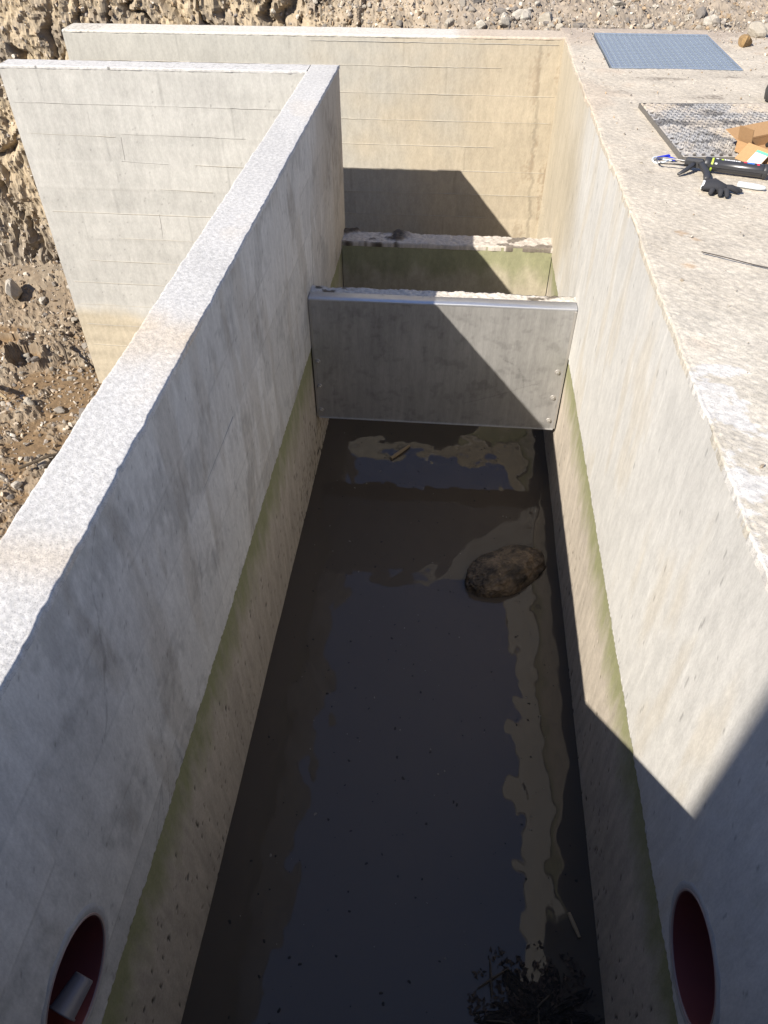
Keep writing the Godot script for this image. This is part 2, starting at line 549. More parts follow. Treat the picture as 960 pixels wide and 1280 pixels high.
func build_ground() -> void:
	# bank and cut face behind the end wall
	var xs := joined([span(-26.0, -6.0, 0.5), span(-6.0, 3.2, 0.0175), span(3.2, 26.0, 0.5)])
	var ts := joined([span(0.0, 0.25, 0.007), span(0.25, 0.56, 0.0035), span(0.56, 1.0, 0.02)])
	var bank_col := func(_u: float, _v: float, p: Vector3) -> Color:
		var a := n1.get_noise_3d(p.x * 1.2, p.y * 1.2, p.z * 1.2)
		var b := n2.get_noise_3d(p.x * 1.5, p.y * 1.5, p.z * 1.5)
		var c := n3.get_noise_3d(p.x, p.y, p.z)
		var loam := Color(0.60, 0.485, 0.33)
		var rubble := Color(0.40, 0.335, 0.265)
		var m := sstep(-2.4, 0.3, p.x + a * 0.9)
		var col := loam.lerp(rubble, m)
		col = mixc(col, Color(0.30, 0.255, 0.205), sstep(0.0, 0.5, a + b * 0.5) * 0.7)
		col = mixc(col, Color(0.36, 0.305, 0.24), sstep(-1.4, -2.3, p.y) * 0.8)
		return col * (1.0 + b * 0.28 + c * 0.3)
	var o := part("earth_bank", sheet(xs, ts, func(u: float, v: float) -> Vector3: return cliff_p(u, v), bank_col, Vector3(0, 0.3, 1), null, true), M.soil)
	tag(o, "cut face of ochre loam and rubble bank behind the concrete end wall", "earth bank", "", "structure")
	# pit floor on the left
	var px := joined([span(-26.0, -5.4, 0.6), span(-5.4, -1.02, 0.0145)])
	var pz := joined([span(9.0, -2.0, 0.25), span(-2.0, -7.75, 0.0145)])
	var pit_col := func(_u: float, _v: float, p: Vector3) -> Color:
		var a := n1.get_noise_2d(p.x * 1.4, p.z * 1.4)
		var b := n2.get_noise_2d(p.x * 1.7, p.z * 1.7)
		var c := n3.get_noise_2d(p.x * 1.3, p.z * 1.3)
		var col := Color(0.33, 0.255, 0.175)
		col = mixc(col, Color(0.37, 0.30, 0.215), sstep(0.0, 0.35, a + b * 0.4))
		col = mixc(col, Color(0.275, 0.175, 0.085), sstep(-2.555, -2.570, p.y) * 0.85)
		return col * (1.0 + b * 0.25 + c * 0.3)
	var pit := part("ground", sheet(px, pz, func(u: float, v: float) -> Vector3: return Vector3(u, pit_y(u, v), v), pit_col, Vector3.UP, null, true), M.soil)
	tag(pit, "brown stony mud floor of the pit beside the walls", "ground", "", "structure")
	# plateau round the slab on the right
	var gx := joined([span(3.25, 5.0, 0.08), span(5.0, 26.0, 0.7)])
	var gz := joined([span(12.0, -6.9, 0.3)])
	var pl := part("ground", sheet(gx, gz, func(u: float, v: float) -> Vector3: return Vector3(u, -0.08 + n1.get_noise_2d(u, v) * 0.04, v), func(_u: float, _v: float, p: Vector3) -> Color: return Color(0.33, 0.27, 0.2) * (1.0 + n2.get_noise_2d(p.x, p.z) * 0.4), Vector3.UP), M.soil)
	tag(pl, "trodden earth ground beside the concrete slab", "ground", "", "structure")
	# small stones and crumbs nobody could count
	scatter("rubble", "grey and tan rubble crumbs strewn over the bank behind the end wall", 7000, func() -> Vector3:
		var x := rng.randf_range(-1.4, 3.0)
		var t := 0.25 + 0.26 * pow(rng.randf(), 1.2)
		return cliff_p(x, t), 0.006, 0.026)
	scatter("loam_crumbs", "crumbs of loam and small stones stuck to the cut face", 6500, func() -> Vector3:
		return cliff_p(rng.randf_range(-5.6, -0.6), rng.randf_range(0.04, 0.55)) + Vector3(0, 0, 0.006), 0.006, 0.03)
	scatter("gravel", "gravel and clods strewn over the mud floor of the pit", 7000, func() -> Vector3:
		var x := rng.randf_range(-5.2, -1.5)
		var z := rng.randf_range(-7.3, -2.7)
		return Vector3(x, pit_y(x, z), z), 0.008, 0.035)
	scatter("slab_grit", "loose grit and crumbs on the concrete slab by the grating", 700, func() -> Vector3:
		var z := lerpf(-6.9, -1.2, pow(rng.randf(), 2.4))
		var x := rng.randf_range(0.80, 2.6)
		if x > 0.97 and x < 1.86 and z < -5.7: x = rng.randf_range(1.87, 2.6)
		return Vector3(x, 0.003, z), 0.003, 0.011)

func scatter(called: String, label: String, count: int, where: Callable, r0: float, r1: float) -> void:
	var mm := MultiMesh.new()
	mm.transform_format = MultiMesh.TRANSFORM_3D
	mm.use_colors = true
	mm.mesh = stone_mesh(7, 1)
	mm.instance_count = count
	for i in count:
		var s := r0 * pow(r1 / r0, pow(rng.randf(), 2.0))
		var p: Vector3 = where.call()
		var b := Basis.from_euler(Vector3(rng.randf() * TAU, rng.randf() * TAU, rng.randf() * TAU)).scaled_local(Vector3(s, s * rng.randf_range(0.5, 0.9), s * rng.randf_range(0.7, 1.3)))
		mm.set_instance_transform(i, Transform3D(b, p + Vector3(0, s * 0.25, 0)))
		var k := rng.randf_range(0.6, 1.35)
		var c: Color = [Color(0.36, 0.30, 0.23), Color(0.42, 0.38, 0.32), Color(0.30, 0.22, 0.14), Color(0.26, 0.23, 0.20)][rng.randi() % 4]
		mm.set_instance_color(i, Color(c.r * k, c.g * k, c.b * k))
	var o := MultiMeshInstance3D.new()
	o.multimesh = mm
	o.material_override = M.pebble
	o.name = numbered(called)
	add_child(o)
	tag(o, label, "gravel", "", "stuff")

func stone_mesh(sd: int, detail: int) -> ArrayMesh:
	# a sphere cut by random planes: angular, about 80 or 300 triangles
	var r := RandomNumberGenerator.new()
	r.seed = sd
	var planes := []
	for k in 14:
		planes.append([Vector3(r.randfn(), r.randfn(), r.randfn()).normalized(), r.randf_range(0.42, 0.80)])
	var sides := 8 if detail == 1 else 18
	var rows := 5 if detail == 1 else 10
	var pt := func(a: float, h: float) -> Vector3:
		var d := Vector3(cos(a) * cos(h), sin(h), sin(a) * cos(h))
		var l := 1.0
		for q in planes:
			var k: float = d.dot(q[0])
			if k > 0.05:
				l = minf(l, q[1] / k)
		return d * (l + n3.get_noise_3d(d.x * 0.25 + sd, d.y * 0.25, d.z * 0.25) * (0.05 if detail > 1 else 0.0))
	var st := new_st()
	for j in rows:
		for i in sides:
			var a0 := TAU * i / sides
			var a1 := TAU * (i + 1) / sides
			var h0 := PI * (float(j) / rows - 0.5)
			var h1 := PI * (float(j + 1) / rows - 0.5)
			if j > 0: tri(st, pt.call(a0, h0), pt.call(a1, h0), pt.call(a1, h1))
			if j < rows - 1: tri(st, pt.call(a0, h0), pt.call(a1, h1), pt.call(a0, h1))
	return done(st)

# ---------------------------------------------------------------- the concrete
func solid(parent: Node, lo: Vector3, hi: Vector3) -> void:   # the mass behind the faces
	var st := new_st()
	add_box(st, (lo + hi) * 0.5, hi - lo)
	part("core", done(st), M.render, parent)

func solid_round(parent: Node, x0: float, x1: float, z0: float, top: float, c: Array) -> void:   # leaves room for the pipe
	var g: float = c[2] + 0.008
	solid(parent, Vector3(x0, -3.0, z0), Vector3(x1, top, c[1] - g))
	solid(parent, Vector3(x0, -3.0, c[1] + g), Vector3(x1, top, 0.4))
	solid(parent, Vector3(x0, c[0] + g, c[1] - g), Vector3(x1, top, c[1] + g))
	solid(parent, Vector3(x0, -3.0, c[1] - g), Vector3(x1, c[0] - g, c[1] + g))

const PIPE_L := [-0.905, -0.455, 0.152]    # y, z, radius
const PIPE_R := [-0.965, -0.668, 0.165]

func build_walls() -> void:
	# --- left channel wall
	var w := thing("channel_wall", "grey concrete channel wall with rough white top, in its own shade", "wall")
	channel_face(w, false)
	var top_col := func(_u: float, _v: float, p: Vector3) -> Color:
		var a := n1.get_noise_2d(p.x * 2.0, p.z * 1.2)
		var c := n3.get_noise_2d(p.x * 3.0, p.z * 3.0)
		var col := Color(0.515, 0.505, 0.485)
		var tan_ := maxf(exp(-pow((p.z + 2.02 + a * 0.15) / 0.14, 2.0)), exp(-pow((p.z + 1.08) / 0.07, 2.0)) * 0.8)
		col = mixc(col, Color(0.52, 0.45, 0.36), tan_ * 0.8 + sstep(0.2, 0.5, a) * 0.25)
		return col * (1.0 + c * 0.28 + a * 0.1)
	part("top_surface", rough_top(XL - TH, XL, span(0.4, ZE, 0.0045), 0.0045, false, top_col, 0.022, 3.0), M.rough, w)
	solid_round(w, XL - TH + 0.002, XL - 0.02, ZE + 0.002, -0.012, PIPE_L)
	joint(w, M.ridge_dark, Vector3(XL, -0.05, -4.35), Vector3(XL, -0.98, -4.18), Vector3.RIGHT, 0.006, 0.0015, 3.0)
	joint(w, M.ridge_mid, Vector3(XL, -0.52, -1.9), Vector3(XL, -0.52, -2.35), Vector3.RIGHT, 0.003, 0.0006, 4.0)
	# --- right channel wall and slab
	var r := thing("channel_wall", "sunlit white concrete channel wall under the edge of the slab", "wall")
	channel_face(r, true)
	solid_round(r, XR + 0.02, XR + 0.5, ZB + 0.01, -0.06, PIPE_R)
	var sx := joined([span(XR - 0.03, XR, 0.015), span(XR, 2.15, 0.0075), span(2.15, 3.3, 0.05)])
	var sz := joined([span(3.0, -0.9, 0.1), span(-0.9, -4.0, 0.0065), span(-4.0, -6.95, 0.0085), span(-6.95, -7.0, 0.05)])
	var slab_p := func(u: float, v: float) -> Vector3:
		var y := 0.0
		var jag := n2.get_noise_2d(v * 3.0, 5.0) * 0.006 + n3.get_noise_2d(v * 3.0, 8.0) * 0.004 + n1.get_noise_2d(v * 1.2, 60.0) * 0.010
		var x := maxf(u, XR) - jag * (1.0 - sstep(XR, XR + 0.05, u))
		if u < XR:
			y = -(XR - u)
			x = XR - jag - 0.003
		else:
			y = n3.get_noise_2d(u * 4.0, v * 4.0) * 0.0022 + n2.get_noise_2d(u * 2.0, v * 2.0) * 0.0025 + n1.get_noise_2d(u, v) * 0.006
			y -= maxf(0.0, 0.012 - (u - XR)) * 0.6
			if u > 0.985 and u < 1.845 and v > -6.765 and v < -5.705:
				y = -0.55
		if v < -6.96: y -= 0.12
		return Vector3(x, y, v)
	var slab_col := func(u: float, v: float, p: Vector3) -> Color:
		var a := n1.get_noise_2d(p.x * 0.9, p.z * 0.7)
		var b := n2.get_noise_2d(p.x * 1.2, p.z * 1.2)
		var c := n3.get_noise_2d(p.x * 2.2, p.z * 2.2)
		var col := Color(0.505, 0.45, 0.365)
		col = mixc(col, Color(0.525, 0.485, 0.41), sstep(-3.6, -2.2, p.z + a * 0.8) * 0.8)
		col = mixc(col, Color(0.545, 0.535, 0.515), (1.0 if (p.x - XR) < 0.05 + b * 0.22 + c * 0.06 and p.z > -1.95 + a * 0.5 else 0.0) * 0.75)
		col = mixc(col, Color(0.42, 0.345, 0.265), sstep(0.05, 0.45, a + b * 0.5) * 0.6)
		col = mixc(col, Color(0.36, 0.29, 0.23), sstep(-6.2, -6.9, p.z + b * 0.4) * 0.7)
		# muddy boot prints and smears
		for q in [[0.86, -3.75, 0.10, 0.05], [0.94, -3.62, 0.16, 0.07], [1.05, -5.15, 0.2, 0.06], [1.75, -5.55, 0.35, 0.07], [1.2, -5.45, 0.3, 0.06], [1.55, -5.05, 0.3, 0.08]]:
			var d := Vector2((p.x - q[0]) / q[2], (p.z - q[1]) / q[3]).length()
			col = mixc(col, Color(0.17, 0.14, 0.11), (1.0 - sstep(0.4, 1.1, d)) * sstep(-0.05, 0.25, b + c * 0.8) * 0.8)
		for q in [[0.93, -3.05, 0.05], [0.9, -2.75, 0.05], [1.12, -2.2, 0.06], [0.97, -3.0, 0.04]]:
			var d = Vector2(p.x - q[0], p.z - q[1]).length() / q[2]
			col = mixc(col, Color(0.50, 0.30, 0.14), (1.0 - sstep(0.1, 0.7, d + c * 0.5)) * 0.45)
		return col * (1.0 + b * 0.16 + c * 0.3 + a * 0.1)
	var s := part("concrete_slab", sheet(sx, sz, slab_p, slab_col, Vector3.UP), M.slab)
	tag(s, "rough beige concrete slab along the channel", "slab", "", "structure")
	# --- wing wall
	var g := thing("wing_wall", "pale board-marked concrete wing wall with tan-stained foot", "wall")
	var wing_col := func(_u: float, _v: float, p: Vector3) -> Color:
		var a := n1.get_noise_2d(p.x * 1.3, p.y * 1.3)
		var b := n2.get_noise_2d(p.x * 2.6, p.y * 0.4)
		var c := n3.get_noise_2d(p.x * 2.0, p.y * 2.0)
		var e := n2.get_noise_2d(p.x * 0.4 + 20.0, p.y * 3.0)
		var t := board_tone(p.x, p.y + 0.03, 0.195, 0.85, 1.0)
		var col := Color(0.51, 0.50, 0.465) * (1.0 + t * 0.045 + a * 0.1 + b * 0.07 + c * 0.06 + e * 0.06)
		if board_gap(p.x, p.y + 0.03, 0.195, 0.85, 1.0) > 0.0 and b > -0.1:
			col *= 0.85
		if n3.get_noise_3d(p.x * 3.0, p.y * 3.0, 61.0) > 0.62: col *= 0.7
		col = mixc(col, Color(0.54, 0.465, 0.335) * (1.0 + c * 0.1 + e * 0.15), sstep(-1.78, -1.95, p.y + a * 0.12) * 0.85)
		return col
	var wp := func(u: float, v: float) -> Vector3:
		var t := board_tone(u, v + 0.03, 0.195, 0.85, 1.0)
		return Vector3(u, v, ZT + face_relief(u, v, 2.0) + t * 0.0012)
	part("face", sheet(span(XW, XL - TH + 0.004, 0.011), span(-0.01, -2.75, 0.0105), wp, wing_col, Vector3.BACK), M.smooth, g)
	var wtop_col := func(_u: float, _v: float, p: Vector3) -> Color:
		var c := n3.get_noise_2d(p.x * 2.0, p.z * 2.0)
		return Color(0.54, 0.53, 0.51) * (1.0 + c * 0.22 - (0.6 if n3.get_noise_2d(p.x * 0.8, p.z * 3.0 + 9.0) > 0.5 else 0.0))
	part("top_surface", rough_top(ZE, ZT, span(XW, XL - TH, 0.007), 0.008, true, wtop_col, 0.016, 8.0), M.rough, g)
	solid(g, Vector3(XW + 0.002, -3.0, ZE + 0.002), Vector3(XL - TH - 0.002, -0.012, ZT - 0.02))
	var rows := [[-0.228, 0.006, -3.13, -1.05, true], [-0.42, 0.005, -2.4, -1.5, true], [-0.43, 0.003, -3.1, -2.45, false], [-0.607, 0.004, -2.45, -2.1, true], [-0.62, 0.003, -1.9, -1.3, false], [-0.80, 0.003, -2.2, -1.8, false], [-0.99, 0.006, -3.1, -1.1, false], [-1.189, 0.006, -2.62, -1.1, false], [-1.38, 0.004, -2.9, -1.9, false], [-1.57, 0.004, -3.1, -2.0, false], [-1.77, 0.005, -3.1, -2.2, false], [-1.96, 0.004, -3.1, -2.5, true], [-2.16, 0.004, -3.1, -2.6, false]]
	for k in rows.size():
		var q: Array = rows[k]
		joint(g, M.ridge_dark if q[4] else M.ridge_light, Vector3(q[2], q[0], ZT), Vector3(q[3], q[0] - 0.012, ZT), Vector3.BACK, q[1] * 1.1, 0.0032, k + 20.0)
	for q in [[-2.61, -0.28, -0.41], [-2.41, -0.44, -0.6], [-2.25, -0.99, -1.18]]:
		joint(g, M.ridge_dark, Vector3(q[0], q[1], ZT), Vector3(q[0] - 0.01, q[2], ZT), Vector3.BACK, 0.004, 0.0018, q[0])
	# --- end wall
	var e := thing("end_wall", "long cream concrete end wall behind the weir with board marks", "wall")
	var end_col := func(_u: float, _v: float, p: Vector3) -> Color:
		var a := n1.get_noise_2d(p.x * 1.3 + 9.0, p.y * 1.3)
		var b := n2.get_noise_2d(p.x * 2.4, p.y * 0.5 + 7.0)
		var c := n3.get_noise_2d(p.x * 2.0, p.y * 2.0 + 3.0)
		var t := board_tone(p.x, p.y + 0.01, 0.196, 0.9, 5.0)
		var col := Color(0.49, 0.475, 0.425).lerp(Color(0.50, 0.43, 0.32), sstep(-1.6, 0.3, p.x + a * 0.8))
		col *= 1.0 + t * 0.05 + a * 0.09 + b * 0.06 + c * 0.06
		if board_gap(p.x, p.y + 0.01, 0.196, 0.9, 5.0) > 0.0 and b > 0.0:
			col *= 0.86
		# brown seep lines by the corner
		var seep := absf(p.x - 0.60 + (p.y + 0.3) * 0.06 + n2.get_noise_2d(p.y * 2.0, 3.0) * 0.03)
		if seep < 0.012 and p.y < -0.05:
			col *= 0.78
		col = mixc(col, Color(0.33, 0.26, 0.18), sstep(0.2, 0.45, b + c * 0.4) * sstep(0.35, 0.7, p.x) * 0.7)
		return col
	var ep := func(u: float, v: float) -> Vector3:
		var t := board_tone(u, v + 0.01, 0.196, 0.9, 5.0)
		return Vector3(u, v, ZB + face_relief(u, v, 6.0) + t * 0.0012)
	part("face", sheet(span(-3.185, XR + 0.01, 0.011), span(-0.01, -2.7, 0.0125), ep, end_col, Vector3.BACK), M.smooth, e)
	var etop_col := func(_u: float, _v: float, p: Vector3) -> Color:
		var c := n3.get_noise_2d(p.x * 2.0, p.z * 2.0)
		var a := n1.get_noise_2d(p.x * 2.0, 3.0)
		var col := Color(0.60, 0.57, 0.51).lerp(Color(0.50, 0.42, 0.33), sstep(-0.6, 0.6, p.x + a))
		if p.x < -2.9 and c > 0.15: col *= 0.6
		return col * (1.0 + c * 0.22)
	part("top_surface", rough_top(ZB - 0.255, ZB, span(-3.185, XR + 0.05, 0.0085), 0.009, true, etop_col, 0.016, 12.0), M.rough, e)
	solid(e, Vector3(-3.183, -3.0, ZB - 0.253), Vector3(XR + 0.3, -0.014, ZB - 0.02))
	for k in 7:
		var y := -0.206 - 0.194 * k
		joint(e, M.ridge_light, Vector3(-3.1 if k % 2 == 0 else -1.6, y, ZB), Vector3(0.74 if k % 3 else 0.3, y - 0.004, ZB), Vector3.BACK, 0.007, 0.0032, k + 50.0)
	joint(e, M.ridge_dark, Vector3(-1.2, -0.045, ZB), Vector3(0.72, -0.05, ZB), Vector3.BACK, 0.005, 0.004, 70.0)
	# --- weir
	var v := thing("weir_wall", "low algae-green concrete weir with muddy crest below the end wall", "weir")
	var weir_col := func(_u: float, _v: float, p: Vector3) -> Color:
		var a := n1.get_noise_2d(p.x * 1.6, p.y * 2.0)
		var b := n2.get_noise_2d(p.x * 2.0, p.y * 1.0)
		var c := n3.get_noise_2d(p.x * 1.5, p.y * 1.5)
		var col := Color(0.47, 0.42, 0.31)
		col = mixc(col, Color(0.26, 0.285, 0.13), (1.0 - sstep(0.10, 0.30, -1.14 - p.y + b * 0.12)) * 0.62)
		return col * (1.0 + a * 0.15 + b * 0.14 + c * 0.1)
	part("face", sheet(span(XL, XR, 0.012), span(-1.135, -2.6, 0.012), func(u: float, y: float) -> Vector3: return Vector3(u, y, -5.434 + face_relief(u, y, 9.0)), weir_col, Vector3.BACK), M.smooth, v)
	var crest_p := func(u: float, q: float) -> Vector3:
		var z := clampf(q, -5.611, -5.434)
		var mud := sstep(0.0, 0.3, n2.get_noise_2d(u * 0.7 + 3.0, z * 1.2)) * sstep(-0.28, -0.42, u) * 1.0
		var y := -1.127 + n3.get_noise_2d(u * 2.0, z * 2.0) * 0.006 + n2.get_noise_2d(u * 2.0, z * 2.0) * 0.01 + mud * 0.03
		if q > -5.434: y = -1.127 - (q + 5.434)
		return Vector3(u, y, z + (0.003 if q > -5.434 else 0.0) + n2.get_noise_2d(u * 3.0, 4.0) * 0.008 * sstep(-5.5, -5.434, z))
	var crest_col := func(u: float, q: float, p: Vector3) -> Color:
		var c := n3.get_noise_2d(p.x * 2.0, p.z * 2.0)
		var mud := sstep(0.0, 0.15, n2.get_noise_2d(u * 0.7 + 3.0, p.z * 1.2)) * sstep(-0.28, -0.40, u)
		mud = maxf(mud, sstep(0.12, 0.2, n2.get_noise_2d(u * 1.3, p.z * 2.0)) * sstep(0.2, 0.4, u) * 0.8)
		return mixc(Color(0.50, 0.45, 0.39), Color(0.10, 0.08, 0.06), mud) * (1.0 + c * 0.3)
	part("crest", sheet(span(XL, XR, 0.008), joined([span(-5.611, -5.434, 0.009), span(-5.434, -5.40, 0.012)]), crest_p, crest_col, Vector3.UP), M.rough, v)
	solid(v, Vector3(XL, -3.0, -5.609), Vector3(XR, -1.16, -5.46))
	# --- floor beyond the weir
	var bed := part("channel_bed", sheet(span(-3.3, XR, 0.05), span(ZB, -5.61, 0.05), func(u: float, q: float) -> Vector3: return Vector3(u, -1.95 + n2.get_noise_2d(u, q) * 0.03, q), func(_u: float, _v: float, p: Vector3) -> Color: return Color(0.22, 0.19, 0.14) * (1.0 + n3.get_noise_2d(p.x, p.z) * 0.3), Vector3.UP), M.soil)
	tag(bed, "silty bed of the outlet beyond the weir", "ground", "", "structure")

func in_circle(p: Vector3, c: Array, grow := 0.0) -> bool:
	return Vector2(p.y - c[0], p.z - c[1]).length() < c[2] + grow

func channel_face(parent: Node, right: bool) -> void:
	var x0 := XR if right else XL
	var sgn := -1.0 if right else 1.0
	var c: Array = PIPE_R if right else PIPE_L
	var zs := joined([span(0.4, -0.2, 0.03), span(-0.2, -2.2, 0.007), span(-2.2, ZB if right else ZE, 0.011)])
	var ys := joined([span(-0.012, -1.08, 0.010), span(-1.08, -1.28, 0.005), span(-1.28, -2.25, 0.009), span(-2.25, -3.0, 0.1)])
	var pf := func(z: float, y: float) -> Vector3:
		var d := face_relief(z, y, 1.0 if right else 4.0)
		d += board_tone(z, y, 0.262, 1.15, 2.0) * (0.0008 if not right else 0.0)
		var edge := YK + n2.get_noise_2d(z * 2.0, 77.0) * 0.006
		if y < edge and z > -5.55:
			d -= 0.006
			if flake(z, y, right) > 0.0: d -= 0.004
		elif y < edge + 0.012:
			d += n3.get_noise_2d(z * 3.0, y * 3.0) * 0.004
		var p := Vector3(x0 + sgn * d, y, z)
		var q := Vector2(y - c[0], z - c[1])
		var l := q.length()
		if absf(l - c[2] - 0.006) < 0.010 and l > 0.01:
			q = q / l * (c[2] + 0.006)
			p.y = c[0] + q.x
			p.z = c[1] + q.y
		return p
	var cf := func(z: float, y: float, _p: Vector3) -> Color:
		return channel_col(z, y, right)
	part("face", sheet(zs, ys, pf, cf, Vector3(sgn, 0, 0), func(p: Vector3) -> bool: return in_circle(p, c, 0.004)), M.smooth, parent)

func build_water() -> void:
	var pf := func(u: float, v: float) -> Vector3:
		var y := sin(u * 23.0 + v * 9.0 + 2.0 * sin(v * 3.1)) * 0.5 + sin(u * 11.0 - v * 17.0 + 1.7 * sin(u * 4.0)) * 0.6 + n1.get_noise_2d(u * 2.0, v * 2.0) * 3.0 + ns.get_noise_2d(u * 3.2, v * 2.6) * 8.5 + ns.get_noise_2d(u * 8.0 + 50.0, v * 6.0) * 2.2
		return Vector3(u, WATER + y * 0.00026, v)
	var o := part("water", sheet(span(XL - 0.01, XR + 0.01, 0.016), span(ZN, -5.45, 0.016), pf, null, Vector3.UP), M.water)
	tag(o, "dark still murky water in the channel", "water", "", "structure")

# ---------------------------------------------------------------- the baffle
func build_baffle() -> void:
	var t := thing("baffle_wall", "stainless steel faced concrete baffle across the channel above the water", "baffle", Vector3(0, BB, BZ))
	var off := Vector3(0, -BB, -BZ)
	var dep := 0.165
	var beam_p := func(u: float, q: float) -> Vector3:
		var z := clampf(q, BZ - dep, BZ - 0.076)
		var y := BT - 0.005 + n3.get_noise_2d(u * 2.0, z * 2.0) * 0.006 + n2.get_noise_2d(u * 2.0, z * 2.0 + 4.0) * 0.010
		if q < BZ - dep: y = BT - 0.005 + (q - BZ + dep)
		if q > BZ - 0.076: y = BT - 0.02
		return Vector3(u, y, z + n2.get_noise_2d(u * 4.0, 14.0) * 0.009) + off
	var beam_c := func(u: float, q: float, _p: Vector3) -> Color:
		var c := n3.get_noise_2d(u * 2.0, q * 2.0)
		var col := Color(0.58, 0.53, 0.46)
		var mud := sstep(0.05, 0.25, n2.get_noise_2d(u * 1.1 + 6.0, q * 1.4)) * sstep(0.22, 0.38, u)
		mud = maxf(mud, sstep(0.15, 0.3, n2.get_noise_2d(u * 2.0, q * 2.0)) * sstep(-0.5, -0.7, u))
		return mixc(col, Color(0.15, 0.125, 0.095), mud) * (1.0 + c * 0.3)
	part("concrete_beam", sheet(span(XL, XR, 0.007), joined([span(BZ - dep - 0.06, BZ - dep, 0.03), span(BZ - dep, BZ - 0.076, 0.008), [BZ - 0.06]]), beam_p, beam_c, Vector3.UP), M.rough, t)
	var st := new_st()
	add_box(st, Vector3((XL + XR) / 2.0, (BT - 0.02 + BB + 0.004) / 2.0, BZ - dep / 2.0 - 0.004) + off, Vector3(XR - XL, BT - 0.02 - BB - 0.004, dep - 0.012))
	part("beam_core", done(st), M.render, t)
	var plate_p := func(u: float, v: float) -> Vector3:
		return Vector3(u, v, BZ + n1.get_noise_2d(u * 0.8, v * 0.8) * 0.0016) + off
	var plate_c := func(u: float, v: float, _p: Vector3) -> Color:
		var a := n1.get_noise_2d(u * 1.4, v * 1.4)
		var s := n2.get_noise_2d(u * 3.4, v * 0.25)
		var b := n2.get_noise_2d(u * 1.6 + 30.0, v * 2.2)
		var c := n3.get_noise_2d(u * 1.2, v * 1.2)
		var k := 0.86 + a * 0.12 + s * 0.14 + c * 0.06
		k -= sstep(0.10, 0.7, b + c * 0.7) * 0.18          # hand and boot smudges
		k -= sstep(0.25, 0.6, s) * 0.12
		var scr := absf(Vector2(u - 0.33, (v + 1.42) * 0.8).length() - 0.17 + a * 0.02)
		if scr < 0.004 and u > 0.36 and v > -1.46 and c > -0.2: k *= 0.82
		var scr2 := absf(v + 1.50 - (u - 0.3) * 0.38 + a * 0.03)
		if scr2 < 0.003 and u > 0.15 and u < 0.6: k *= 0.84
		return Color(k, k * 0.985, k * 0.965)
	var panel := part("steel_panel", sheet(span(XL + 0.006, XR - 0.006, 0.006), span(BT - 0.004, BB, 0.006), plate_p, plate_c, Vector3.BACK), M.steel, t)
	# folded lip over the top, with rounded fold
	var ls := new_st(true)
	var prof := [Vector2(0.0018, -0.012), Vector2(0.0022, -0.005), Vector2(0.0005, -0.001), Vector2(-0.003, 0.0012), Vector2(-0.02, 0.0016), Vector2(-0.082, 0.0012), Vector2(-0.082, -0.004)]
	for i in 40:
		for k in prof.size() - 1:
			var xa := lerpf(XL + 0.004, XR - 0.004, i / 40.0)
			var xb := lerpf(XL + 0.004, XR - 0.004, (i + 1) / 40.0)
			var wa := n1.get_noise_2d(xa * 2.0, 3.0) * 0.003
			var wb := n1.get_noise_2d(xb * 2.0, 3.0) * 0.003
			var P: Vector2 = prof[k]
			var Q: Vector2 = prof[k + 1]
			quad(ls, Vector3(xa, BT + P.y + wa, BZ + P.x) + off, Vector3(xa, BT + Q.y + wa, BZ + Q.x) + off, Vector3(xb, BT + Q.y + wb, BZ + Q.x) + off, Vector3(xb, BT + P.y + wb, BZ + P.x) + off)
	part("folded_lip", done(ls), M.lip, t)
	# edge strips and bottom fold
	for x in [XL + 0.010, XR - 0.010]:
		var es := new_st()
		add_box(es, Vector3(x, (BT + BB) / 2.0 - 0.004, BZ + 0.001) + off, Vector3(0.014, BT - BB - 0.02, 0.010), Basis(), 0.003)
		part("edge_strip", done(es), M.bolt, t)
	var bs := new_st()
	add_box(bs, Vector3((XL + XR) / 2.0, BB - 0.002, BZ - 0.035) + off, Vector3(XR - XL - 0.03, 0.004, 0.085))
	part("bottom_fold", done(bs), M.steel, t)
	for q in [[0.705, -1.285], [0.705, -1.475], [0.705, -1.655], [-0.805, -1.29], [-0.805, -1.475], [-0.805, -1.665]]:
		var b := new_st()
		var xf := Transform3D(Basis(Vector3.RIGHT, PI / 2.0), Vector3(q[0], q[1], BZ + 0.001) + off)
		add_lathe(b, [Vector2(0.0, 0.003), Vector2(0.017, 0.003), Vector2(0.019, 0.0), Vector2(0.019, -0.002)], xf, 14)
		add_lathe(b, [Vector2(0.0, 0.013), Vector2(0.009, 0.013), Vector2(0.011, 0.011), Vector2(0.011, 0.0)], xf, 6)
		part("bolt", done(b), M.bolt, panel)

